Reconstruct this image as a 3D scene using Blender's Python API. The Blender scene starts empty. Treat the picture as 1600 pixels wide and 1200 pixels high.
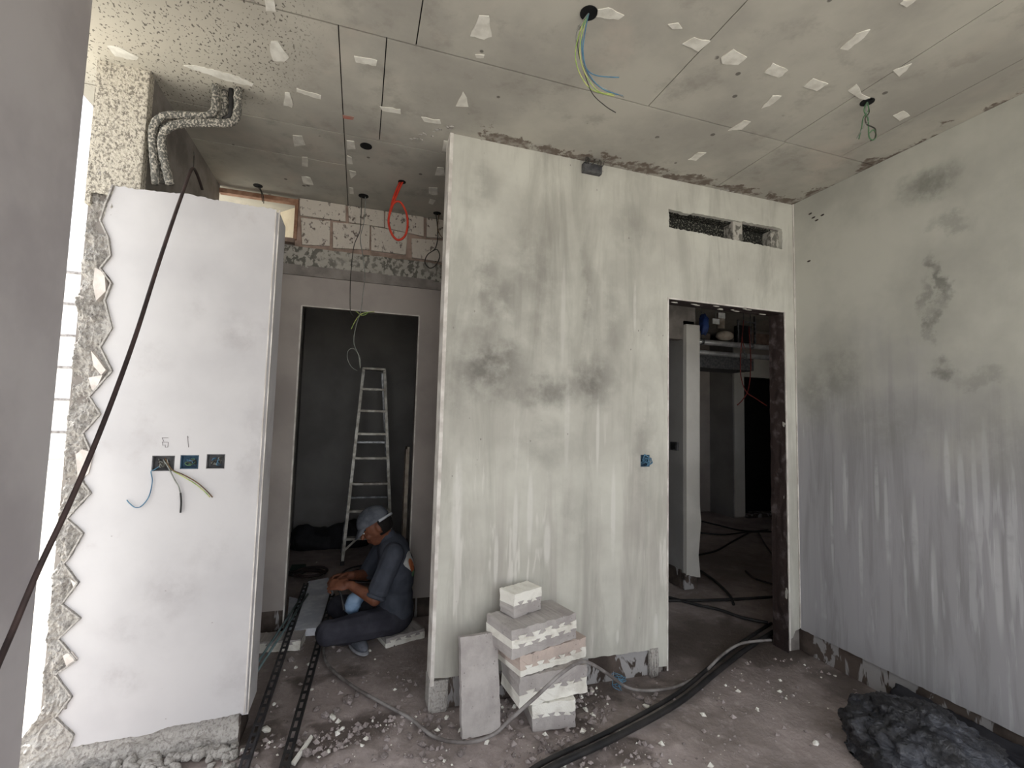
import bpy, bmesh, math, random
from mathutils import Vector, Matrix, noise as mnoise
from mathutils.bvhtree import BVHTree
import numpy as np
random.seed(7)
scene = bpy.context.scene
COL = scene.collection

# ------------------------------------------------------------------ camera
F = 737.7; YAW, PITCH, ROLL = 0.310066, 0.072311, 0.02584; CH = 1.5
_f0 = Vector((math.sin(YAW), math.cos(YAW), 0)); _r0 = Vector((math.cos(YAW), -math.sin(YAW), 0)); _u0 = Vector((0, 0, 1))
FW = _f0*math.cos(PITCH) + _u0*math.sin(PITCH); _u = _u0*math.cos(PITCH) - _f0*math.sin(PITCH)
RT = _r0*math.cos(ROLL) + _u*math.sin(ROLL); UP = _u*math.cos(ROLL) - _r0*math.sin(ROLL)
CAM = Vector((0, 0, CH))
cd = bpy.data.cameras.new('camera'); cam = bpy.data.objects.new('camera', cd); COL.objects.link(cam)
cd.sensor_fit = 'HORIZONTAL'; cd.sensor_width = 36; cd.lens = F/1600*36; cd.clip_start = 0.02; cd.clip_end = 300
cam.matrix_world = Matrix(((RT.x, UP.x, -FW.x, CAM.x), (RT.y, UP.y, -FW.y, CAM.y), (RT.z, UP.z, -FW.z, CAM.z), (0, 0, 0, 1)))
scene.camera = cam

# ------------------------------------------------------------------ world, sun, exposure
w = bpy.data.worlds.new('world'); scene.world = w; w.use_nodes = True
bg = w.node_tree.nodes['Background']; bg.inputs[0].default_value = (0.93, 0.96, 1.0, 1); bg.inputs[1].default_value = 1.7
sd = bpy.data.lights.new('sun', 'SUN'); sd.energy = 7.0; sd.angle = math.radians(1.0); sd.color = (1, .97, .92)
sun = bpy.data.objects.new('sun', sd); COL.objects.link(sun)
sun.rotation_euler = (math.radians(-8), math.radians(-12), 0)
vs = scene.view_settings
vs.view_transform = 'Standard'; vs.look = 'None'; vs.exposure = 0.62; vs.gamma = 1; vs.use_curve_mapping = False

# ------------------------------------------------------------------ pixel -> point on a real surface
def ray(x, y): return FW + RT*((x-800)/F) - UP*((y-600)/F)
def onY(x, y, Y): d = ray(x, y); return CAM + d*(Y/d.y)
def onX(x, y, X): d = ray(x, y); return CAM + d*(X/d.x)
def onZ(x, y, Z): d = ray(x, y); return CAM + d*((Z-CH)/d.z)

# ------------------------------------------------------------------ materials
def srgb(r, g, b):
    f = lambda v: (v/255/12.92) if v/255 <= .04045 else ((v/255+.055)/1.055)**2.4
    return (f(r), f(g), f(b), 1)
class NT:
    def __init__(s, name, rough=.85, spec=.25, metal=0.0):
        s.m = bpy.data.materials.new(name); s.m.use_nodes = True; s.t = s.m.node_tree
        s.b = s.t.nodes['Principled BSDF']; s.b.inputs['Roughness'].default_value = rough
        s.b.inputs['Specular IOR Level'].default_value = spec; s.b.inputs['Metallic'].default_value = metal
        s._c = None
    def N(s, typ): return s.t.nodes.new(typ)
    def L(s, a, b):
        if isinstance(a, bpy.types.NodeSocket): s.t.links.new(a, b)
        elif isinstance(a, (tuple, list)) and len(b.default_value) == 3: b.default_value = a[:3]
        else: b.default_value = a
    def P(s):
        if s._c is None: s._c = s.N('ShaderNodeTexCoord').outputs['Object']
        return s._c
    def vm(s, op, a, b):
        n = s.N('ShaderNodeVectorMath'); n.operation = op; s.L(a, n.inputs[0]); s.L(b, n.inputs[1])
        return n.outputs['Value'] if op in ('LENGTH', 'DOT_PRODUCT') else n.outputs[0]
    def sc(s, *v): return s.vm('MULTIPLY', s.P(), v)
    def noise(s, scale, detail=4, rough=.55, vec=None, dist=0):
        n = s.N('ShaderNodeTexNoise'); n.inputs['Scale'].default_value = scale; n.inputs['Detail'].default_value = detail
        n.inputs['Roughness'].default_value = rough; n.inputs['Distortion'].default_value = dist
        s.L(vec if vec is not None else s.P(), n.inputs['Vector']); return n.outputs['Fac']
    def voro(s, scale, vec=None, feat='F1'):
        n = s.N('ShaderNodeTexVoronoi'); n.feature = feat; n.inputs['Scale'].default_value = scale
        s.L(vec if vec is not None else s.P(), n.inputs['Vector']); return n.outputs['Distance']
    def mr(s, v, a, b, lo=0, hi=1, smooth=True):
        n = s.N('ShaderNodeMapRange'); n.interpolation_type = 'SMOOTHSTEP' if smooth else 'LINEAR'
        s.L(v, n.inputs[0]); n.inputs[1].default_value = a; n.inputs[2].default_value = b
        n.inputs[3].default_value = lo; n.inputs[4].default_value = hi; return n.outputs[0]
    def math(s, op, a, b=0.0):
        n = s.N('ShaderNodeMath'); n.operation = op; s.L(a, n.inputs[0]); s.L(b, n.inputs[1]); return n.outputs[0]
    def mul(s, a, b): return s.math('MULTIPLY', a, b)
    def mix(s, fac, a, b, typ='MIX'):
        n = s.N('ShaderNodeMix'); n.data_type = 'RGBA'; n.blend_type = typ
        s.L(fac, n.inputs[0]); s.L(a, n.inputs[6]); s.L(b, n.inputs[7]); return n.outputs[2]
    def axis(s, i):
        n = s.N('ShaderNodeSeparateXYZ'); s.L(s.P(), n.inputs[0]); return n.outputs[i]
    def Pd(s, amp=.16, scale=5):
        if not hasattr(s, '_pd'):
            n = s.N('ShaderNodeTexNoise'); n.inputs['Scale'].default_value = scale; n.inputs['Detail'].default_value = 6; n.inputs['Roughness'].default_value = .65
            s.L(s.P(), n.inputs['Vector']); k = s.vm('MULTIPLY', s.vm('SUBTRACT', n.outputs['Color'], (.5, .5, .5)), (amp*2, amp*2, amp*2)); s._pd = s.vm('ADD', s.P(), k)
        return s._pd
    def blob(s, c, r, soft=1.0, wob=False):
        v = s.vm('DIVIDE', s.vm('SUBTRACT', s.Pd() if wob else s.P(), tuple(c)), tuple(r)); return s.mr(s.vm('LENGTH', v, (0, 0, 0)), max(0, 1-soft), 1, 1, 0)
    def col(s, c): s.L(c, s.b.inputs['Base Color']); return s
    def bump(s, h, strength=.3, dist=.01):
        n = s.N('ShaderNodeBump'); n.inputs['Strength'].default_value = strength; n.inputs['Distance'].default_value = dist
        s.L(h, n.inputs['Height']); s.t.links.new(n.outputs[0], s.b.inputs['Normal']); return s
    def rough(s, v): s.L(v, s.b.inputs['Roughness']); return s
def simple(name, a, b=None, scale=12, rough=.8, spec=.25, metal=0, bump=0, bscale=60, lo=.35, hi=.65):
    t = NT(name, rough, spec, metal)
    if b is None: b = tuple(x*.75 for x in a[:3]) + (1,)
    t.col(t.mix(t.mr(t.noise(scale, 5), lo, hi), a, b))
    if bump: t.bump(t.noise(bscale, 4), bump, .006)
    return t.m

M = {}
def m_front():
    t = NT('skim_plaster_stained', .9, .15)
    base = t.mix(t.mr(t.noise(1.6, 5, .6), .35, .65), srgb(203, 202, 193), srgb(182, 180, 172))
    st = t.noise(1.0, 6, .65, t.sc(5, 5, .8), .7)                       # broad trowel smears
    base = t.mix(t.mul(t.mr(st, .46, .7), .5), base, srgb(152, 150, 142))
    fine = t.mr(t.noise(2.2, 4), .45, .6)
    st1 = t.noise(1.0, 5, .6, t.sc(20, 20, 1.2), .5)
    base = t.mix(t.mul(t.mul(t.mr(st1, .52, .66), .22), fine), base, srgb(142, 138, 132))
    st2 = t.noise(1.0, 4, .6, t.sc(17, 17, 1.3), .3)
    low = t.mr(t.axis(2), 2.0, .6)
    base = t.mix(t.mul(t.mul(t.mul(t.mr(st2, .57, .63), .6), low), t.mr(t.noise(2.7, 3), .45, .55)), base, srgb(222, 219, 213))
    base = t.mix(t.mul(t.mul(t.mr(t.noise(1.0, 4, .6, t.sc(7, 7, .55), .4), .48, .66), .5), low), base, srgb(160, 154, 149))
    n = t.noise(5, 6, .65)
    dirt = None
    for (px, py, rx, rz, k) in ((775, 575, .38, .26, 1.0), (860, 610, .5, .16, .8), (930, 590, .24, .24, .9), (790, 470, .25, .3, .7), (920, 460, .10, .5, .55), (770, 440, .12, .42, .6), (760, 290, .16, .2, .45), (860, 520, .3, .3, .4),
                                (990, 360, .18, .3, .35), (900, 800, .25, .4, .3), (720, 620, .15, .25, .4), (1010, 690, .1, .7, .35), (850, 700, .4, .2, .4), (840, 430, .45, .6, .5), (760, 520, .3, .4, .5), (960, 500, .2, .6, .4)):
        c = onY(px, py, 2.5); b = t.mul(t.blob(c, (rx, 9, rz), 1, True), k)
        dirt = b if dirt is None else t.math('MAXIMUM', dirt, b)
    d = t.mul(dirt, t.mr(n, .18, .62))
    lt = None
    for (px, y0, y1, wd) in ((714, 690, 900, .035), (805, 745, 900, .018), (828, 720, 880, .022), (855, 795, 900, .026), (886, 560, 760, .02), (880, 380, 600, .018), (934, 600, 760, .014), (958, 700, 900, .02), (992, 420, 540, .014), (965, 980, 1010, .012), (1025, 950, 1010, .018), (775, 820, 930, .016)):
        c = onY(px, (y0+y1)/2, 2.5); h = (y1-y0)/2/300; b = t.blob(c, (wd, 9, h), .5); lt = b if lt is None else t.math('MAXIMUM', lt, b)
    base = t.mix(t.mul(t.mul(lt, t.mr(n, .25, .5)), .6), base, srgb(216, 214, 208))
    base = t.mix(t.mul(d, .95), base, srgb(108, 105, 100))
    sp = t.mr(t.voro(18, t.sc(1, 1, .7)), .05, .09, 1, 0)
    base = t.mix(t.mul(t.mul(sp, t.mr(t.noise(3), .55, .6)), .6), base, srgb(96, 88, 84))
    t.col(base); t.bump(t.math('ADD', t.noise(3, 6, .6, t.sc(6, 6, 1)), t.mul(t.noise(40), .3)), .25, .006); return t.m
def m_right():
    t = NT('skim_plaster_dripped', .88, .18)
    base = t.mix(t.mr(t.noise(1.4, 5, .6), .35, .65), srgb(186, 185, 176), srgb(164, 163, 155))
    z = t.axis(2)
    lowz = t.mr(t.math('ADD', z, t.mul(t.math('SUBTRACT', t.noise(1.8, 5), .5), 1.3)), 2.1, 1.2)
    base = t.mix(lowz, base, srgb(158, 157, 160))
    base = t.mix(t.mul(lowz, t.mul(t.mr(t.noise(1.0, 6, .65, t.sc(13, 13, 1.0), .6), .42, .68), .6)), base, srgb(128, 127, 128))
    dz = t.mr(t.math('ADD', z, t.mul(t.math('SUBTRACT', t.noise(7, 2, .5, t.sc(1, 1, .05)), .5), 1.6)), 1.3, 1.2)
    base = t.mix(t.mul(t.mul(dz, t.mr(t.noise(1.0, 4, .6, t.sc(24, 24, 1.5), .25), .55, .62)), t.mul(t.mr(t.noise(2.6, 4), .42, .55), .38)), base, srgb(196, 197, 200))
    n = t.noise(5, 6, .65); dirt = None
    for (px, py, ry, rz, k) in ((1450, 290, .16, .11, 1), (1462, 440, .035, .15, 1.1), (1440, 460, .03, .1, .7), (1455, 510, .03, .13, 1), (1465, 585, .06, .05, 1), (1310, 590, .2, .22, .7),
                                (1275, 620, .15, .3, .6), (1530, 590, .14, .04, .5), (1480, 345, .1, .04, .5), (1390, 660, .3, .2, .5), (1560, 700, .2, .3, .4)):
        c = onX(px, py, 2.86); b = t.mul(t.blob(c, (9, ry*1.25, rz*1.25), .9, True), k)
        dirt = b if dirt is None else t.math('MAXIMUM', dirt, b)
    lt = None
    for (px, y0, y1, wd) in ((1480, 665, 800, .016), (1502, 690, 830, .018), (1523, 680, 850, .014), (1540, 660, 820, .018), (1370, 700, 830, .016), (1385, 720, 900, .014), (1320, 690, 860, .014), (1300, 720, 920, .012), (1430, 760, 930, .02), (1580, 780, 960, .018), (1560, 820, 1000, .02), (1345, 780, 960, .015), (1460, 840, 1000, .018)):
        c = onX(px, (y0+y1)/2, 2.86); h = (y1-y0)/2/280; b = t.blob(c, (9, wd, h), .5); lt = b if lt is None else t.math('MAXIMUM', lt, b)
    base = t.mix(t.mul(t.mul(lt, t.mr(n, .25, .5)), .42), base, srgb(200, 201, 203))
    base = t.mix(t.mul(t.mul(dirt, t.mr(n, .28, .55)), .8), base, srgb(116, 116, 110))
    t.col(base); t.bump(t.math('ADD', t.noise(3, 6, .6, t.sc(6, 6, 1)), t.mul(t.noise(40), .3)), .25, .006); return t.m
def m_panel():
    t = NT('white_skim_plaster', .85, .2)
    base = t.mix(t.mr(t.noise(1.8, 5), .35, .7), srgb(203, 201, 202), srgb(188, 186, 188))
    base = t.mix(t.mul(t.mr(t.noise(4, 6, .7), .58, .75), .5), base, srgb(180, 175, 176))
    dirt = None
    for (px, py, rx, rz, k) in ((300, 460, .05, .12, .5), (380, 520, .09, .12, .7), (270, 920, .14, .1, .7), (190, 1070, .08, .06, .8), (400, 700, .05, .3, .6), (330, 860, .12, .08, .5), (370, 1060, .08, .12, .6), (240, 560, .1, .1, .4), (210, 980, .12, .06, .5)):
        b = t.mul(t.blob(onY(px, py, 2.5), (rx*1.4, 9, rz*1.4), 1, True), k); dirt = b if dirt is None else t.math('MAXIMUM', dirt, b)
    base = t.mix(t.mul(t.mul(dirt, t.mr(t.noise(7, 6, .7), .3, .65)), .6), base, srgb(150, 145, 147))
    sp = t.mr(t.voro(9, t.sc(1, 1, 1.6)), .02, .04, 1, 0)
    base = t.mix(t.mul(t.mul(sp, t.mr(t.noise(2.5), .5, .55)), .6), base, srgb(130, 122, 122))
    t.col(base); t.bump(t.noise(25, 5), .12, .004); return t.m
def m_ceiling():
    t = NT('ceiling_board_grey', .9, .15)
    base = t.mix(t.mr(t.noise(1.7, 6, .6), .35, .65), srgb(186, 183, 173), srgb(164, 161, 153))
    base = t.mix(t.mul(t.mr(t.noise(6, 5, .65), .52, .72), .45), base, srgb(138, 133, 126))
    base = t.mix(t.mul(t.mr(t.noise(2.5, 4), .55, .75), .4), base, srgb(198, 186, 174))
    sp = t.mul(t.mr(t.voro(7), .075, .10, 1, 0), t.mr(t.noise(3.1), .47, .52))
    base = t.mix(t.mul(sp, .8), base, srgb(88, 84, 80))
    x, y = t.axis(0), t.axis(1)
    # grey cement spatter thrown up round the column
    reg = t.blob((-1.05, 1.95, 3.06), (1.05, 1.1, 2), .7)
    base = t.mix(t.mul(reg, .75), base, srgb(196, 190, 176))
    fl = t.mr(t.noise(95, 2, .5, t.sc(1, .7, 1)), .61, .64)
    base = t.mix(t.mul(fl, t.mr(reg, .12, .5)), base, srgb(112, 107, 100))
    # brown mortar squeezed out along the two walls
    jy = t.math('ABSOLUTE', t.math('SUBTRACT', y, 2.47)); jx = t.math('ABSOLUTE', t.math('SUBTRACT', x, 2.86))
    nn = t.mul(t.mr(t.noise(5.5, 6, .7), .36, .70, 0, 1, False), .21)
    sy = t.mul(t.mr(t.math('SUBTRACT', nn, jy), .045, .075), t.mr(x, .45, .55)); sx = t.mul(t.mr(t.math('SUBTRACT', nn, jx), .04, .08), t.mr(y, 2.6, 2.5))
    base = t.mix(t.mul(t.mul(t.math('MAXIMUM', sy, sx), t.mr(t.noise(22, 4), .35, .6, .45, 1)), .9), base, srgb(104, 92, 84))
    t.col(base); t.bump(t.noise(14, 5), .2, .006); return t.m
def m_spatter(name, a, b, scale=70, thr=.52):
    t = NT(name, .95, .1)
    base = t.mix(t.mr(t.noise(scale, 3, .6, t.sc(1, 1, .75)), thr-.03, thr+.06), a, b)
    t.col(t.mix(t.mul(t.mr(t.noise(5, 4), .5, .7), .5), base, a)); t.bump(t.noise(scale*.8, 4), .9, .012); return t.m
def m_floor():
    t = NT('damp_concrete_floor', .8, .3)
    y, x = t.axis(1), t.axis(0)
    base = t.mix(t.mr(t.noise(2.0, 6, .65), .35, .65), srgb(172, 160, 157), srgb(138, 128, 124))
    base = t.mix(t.mul(t.mr(t.noise(14, 6, .7), .5, .7), .5), base, srgb(194, 182, 180))
    wet = t.mr(t.math('ADD', t.noise(1.3, 5, .6, t.sc(1, 1.2, 1)), t.mul(t.math('ABSOLUTE', t.math('SUBTRACT', y, 2.55)), -.16)), .46, .54)
    for c, r in (((2.3, 2.75, 0), (.95, .7, 3)), ((1.5, 2.42, 0), (.7, .2, 3)), ((.5, 2.35, 0), (.3, .25, 3)), ((3.6, 4.2, 0), (1.2, .8, 3)), ((2.75, 1.9, 0), (.25, .9, 3))):
        wet = t.math('MAXIMUM', wet, t.mul(t.blob(c, r, .8, True), t.mr(t.noise(3, 5, .6), .3, .55)))
    base = t.mix(t.mul(wet, .8), base, srgb(84, 75, 70))
    dust = t.blob((.15, 1.6, 0), (1.6, .85, 3), .8)
    base = t.mix(t.mul(t.mul(dust, t.mr(t.noise(6, 6, .7), .35, .6)), .8), base, srgb(208, 196, 195))
    t.col(base); t.rough(t.mr(wet, 0, 1, .88, .42)); t.bump(t.noise(28, 6, .65), .6, .012); return t.m
def m_bare(name='bare_render_band'):
    t = NT(name, .9, .2)
    base = t.mix(t.mr(t.noise(3, 5, .6), .4, .6), srgb(96, 86, 80), srgb(66, 58, 54))
    dr = t.mr(t.noise(1.0, 4, .6, t.sc(7, 7, 2.5), .6), .515, .545)
    t.col(t.mix(t.mul(dr, .9), base, srgb(164, 162, 162))); t.bump(t.noise(30, 5), .5, .008); return t.m
def m_black_plastic():
    t = NT('black_plastic_film', .24, .75)
    t.col(t.mix(t.mr(t.noise(6, 4), .4, .7), srgb(34, 35, 40), srgb(76, 79, 88)))
    t.bump(t.math('ADD', t.noise(11, 6, .65, None, 2.5), t.mul(t.voro(16), .5)), 1.0, .018); return t.m
def m_foam():
    t = NT('white_foam', .85, .2); t.col(t.mix(t.mr(t.noise(9, 5), .45, .75), srgb(238, 236, 228), srgb(205, 200, 190)))
    t.bump(t.voro(120), .35, .004); return t.m
def m_aac(name, a, b):
    t = NT(name, .95, .1); base = t.mix(t.mr(t.noise(6, 6, .65), .35, .65), a, b)
    base = t.mix(t.mul(t.mr(t.voro(55), .12, .2, 1, 0), t.mul(t.mr(t.noise(8), .5, .6), .6)), base, srgb(90, 86, 84))
    t.col(base); t.bump(t.noise(60, 4), .6, .005); return t.m
M['front'] = m_front(); M['right'] = m_right(); M['panel'] = m_panel(); M['ceil'] = m_ceiling(); M['floor'] = m_floor(); M['bare'] = m_bare()
M['spat'] = m_spatter('cement_spatter', srgb(196, 189, 176), srgb(136, 130, 121), 105, .53)
M['rough'] = m_spatter('rough_mortar', srgb(180, 176, 171), srgb(152, 147, 143), 90, .54)
M['pipe_spat'] = m_spatter('spattered_insulation', srgb(104, 103, 99), srgb(190, 184, 173), 115, .52)
M['slot'] = m_spatter('shaded_spattered_concrete', srgb(44, 44, 42), srgb(128, 126, 116), 90, .56)  # spatter colour darkened to stand for the shade inside the slots
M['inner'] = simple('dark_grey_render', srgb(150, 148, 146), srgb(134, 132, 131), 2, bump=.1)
M['pillar'] = simple('grey_smooth_render', srgb(190, 186, 187), srgb(172, 167, 169), 2.2, bump=.1, bscale=8)
M['backp'] = simple('grey_plaster', srgb(176, 168, 162), srgb(158, 150, 146), 2, bump=.1)
M['cream2'] = simple('exposed_white_board', srgb(222, 214, 208), srgb(198, 190, 184), 14, bump=.3)
M['postp'] = simple('pale_plaster', srgb(206, 203, 197), srgb(190, 187, 181), 2, bump=.1)
M['core'] = simple('bare_concrete', srgb(148, 142, 137), srgb(122, 116, 112), 6, bump=.5)
M['dark'] = simple('black_and_shade', srgb(24, 24, 26), srgb(16, 16, 18))  # near-black for joints and the black box, also painted-in shade of openings
M['bead'] = simple('white_corner_bead', srgb(226, 222, 216), srgb(190, 184, 178), 9)
M['filler'] = simple('white_filler', srgb(228, 226, 218), srgb(206, 203, 194), 18, bump=.2)
M['redmark'] = simple('red_marker', srgb(178, 110, 98), srgb(165, 130, 118), 20)
M['wood'] = simple('pinkish_timber', srgb(176, 140, 118), srgb(140, 104, 84), 14)
M['cream'] = simple('cream_board', srgb(226, 214, 190), srgb(206, 192, 166), 5)
M['brick'] = m_spatter('spattered_white_brick', srgb(208, 200, 190), srgb(120, 110, 104), 34, .60)
M['mortar'] = simple('pink_mortar', srgb(172, 150, 138), srgb(142, 124, 114), 12, bump=.5)
M['cement'] = m_spatter('cement_band', srgb(176, 172, 164), srgb(110, 108, 102), 26, .5)
M['steel'] = simple('rusty_dark_steel', srgb(52, 42, 40), srgb(92, 84, 84), 16, .6, .4, bump=.4, lo=.5, hi=.72)
M['galv'] = simple('galvanised_steel', srgb(150, 152, 156), srgb(96, 98, 102), 20, .38, .5, .7)
M['chrome'] = simple('bright_pipe', srgb(206, 206, 208), srgb(170, 170, 174), 8, .3, .5, .45)
M['alu'] = simple('worn_aluminium', srgb(205, 202, 194), srgb(150, 144, 134), 14, .45, .5, .35)
M['black'] = simple('black_rubber', srgb(30, 30, 32), srgb(48, 46, 46), 10, .55, .4)
M['blackchan'] = simple('black_channel', srgb(44, 43, 46), srgb(72, 70, 72), 14, .55, .4)
M['greycond'] = simple('grey_conduit', srgb(150, 146, 144), srgb(104, 98, 96), 9, .5, .4)
M['greenpipe'] = simple('pale_green_conduit', srgb(120, 140, 142), srgb(92, 112, 114), 9, .45, .4)
M['brown'] = simple('brown_cable', srgb(72, 58, 56), srgb(50, 42, 42), 9, .6, .3)
M['wy'] = simple('yellow_green_wire', srgb(190, 194, 120), srgb(130, 160, 90), 30, .5); M['wb'] = simple('blue_wire', srgb(96, 136, 160), srgb(70, 106, 134), 20, .5)
M['wk'] = simple('dark_wire', srgb(52, 52, 50), srgb(78, 74, 68), 20, .5); M['wg'] = simple('grey_wire', srgb(150, 152, 146), srgb(116, 118, 114), 20, .5)
M['wr'] = simple('red_conduit', srgb(214, 72, 50), srgb(190, 56, 42), 20, .5); M['wbr'] = simple('brown_wire', srgb(116, 92, 66), srgb(92, 74, 56), 20, .5)
M['wgreen'] = simple('green_wire', srgb(96, 128, 96), srgb(76, 104, 80), 20, .5)
M['wred'] = simple('dark_red_wire', srgb(128, 52, 46), srgb(104, 42, 40), 20, .5)
M['boxm'] = simple('grey_metal_box', srgb(96, 96, 98), srgb(66, 66, 70), 30, .5, .4, .3)
M['boxblue'] = simple('blue_metal_box', srgb(58, 92, 116), srgb(40, 62, 82), 30, .5, .4)
M['bag'] = m_black_plastic(); M['foam'] = m_foam()
M['aac'] = m_aac('aerated_concrete', srgb(186, 181, 178), srgb(164, 158, 156)); M['aacpink'] = m_aac('aerated_concrete_pinkish', srgb(204, 188, 178), srgb(184, 170, 162))
M['rubble'] = m_aac('rubble_grey', srgb(172, 162, 160), srgb(128, 119, 117))
M['board'] = simple('white_sheet', srgb(240, 243, 250), srgb(206, 210, 222), 9, .6); M['sheet'] = simple('pale_grey_sheet', srgb(170, 172, 180), srgb(150, 152, 160), 5, .7)
M['cloth'] = simple('black_tarp', srgb(26, 26, 30), srgb(44, 44, 50), 6, .6, .3, bump=.5, bscale=12)
M['bluebag'] = simple('pale_blue_plastic', srgb(150, 176, 206), srgb(104, 134, 170), 12, .4, .4)
M['skin'] = simple('skin', srgb(122, 78, 58), srgb(104, 64, 48), 20, .55, .35); M['shirt'] = simple('charcoal_tshirt', srgb(82, 86, 96), srgb(68, 72, 82), 8, .95, .1, bump=.3, bscale=14)
M['trouser'] = simple('dark_trousers', srgb(70, 70, 78), srgb(56, 56, 64), 8, .95, .1, bump=.3, bscale=16); M['cap'] = simple('grey_cap', srgb(104, 108, 116), srgb(78, 82, 90), 14, .9, .1)
M['capband'] = simple('pale_cap_band', srgb(190, 194, 200), srgb(160, 164, 170), 14, .8); M['hair'] = simple('black_hair', srgb(18, 16, 16), srgb(30, 26, 25), 60, .7, bump=.6, bscale=150)
M['shoe'] = simple('grey_shoe', srgb(112, 116, 126), srgb(84, 88, 96), 16, .8); M['sole'] = simple('pale_sole', srgb(170, 172, 178), srgb(140, 140, 146), 16, .8)
M['white'] = simple('white_print', srgb(214, 216, 214), srgb(190, 192, 190), 30); M['orange'] = simple('orange_print', srgb(206, 128, 84), srgb(178, 100, 66), 30); M['greenp'] = simple('green_print', srgb(120, 150, 120), srgb(96, 128, 100), 30)
M['pencil'] = simple('pencil_grey', srgb(140, 134, 136), srgb(120, 114, 116), 30)
M['ground'] = simple('pale_sandy_ground', srgb(206, 203, 194), srgb(184, 181, 173), .8); M['facade'] = simple('pale_facade', srgb(232, 230, 228), srgb(216, 212, 210), .6)
M['blueplastic'] = simple('blue_plastic', srgb(52, 78, 140), srgb(36, 56, 104), 10, .5); M['insul'] = simple('pale_insulation', srgb(178, 168, 156), srgb(130, 118, 108), 9)
M['green'] = simple('dark_green_plastic', srgb(52, 74, 66), srgb(42, 60, 54), 9, .6)

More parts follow.
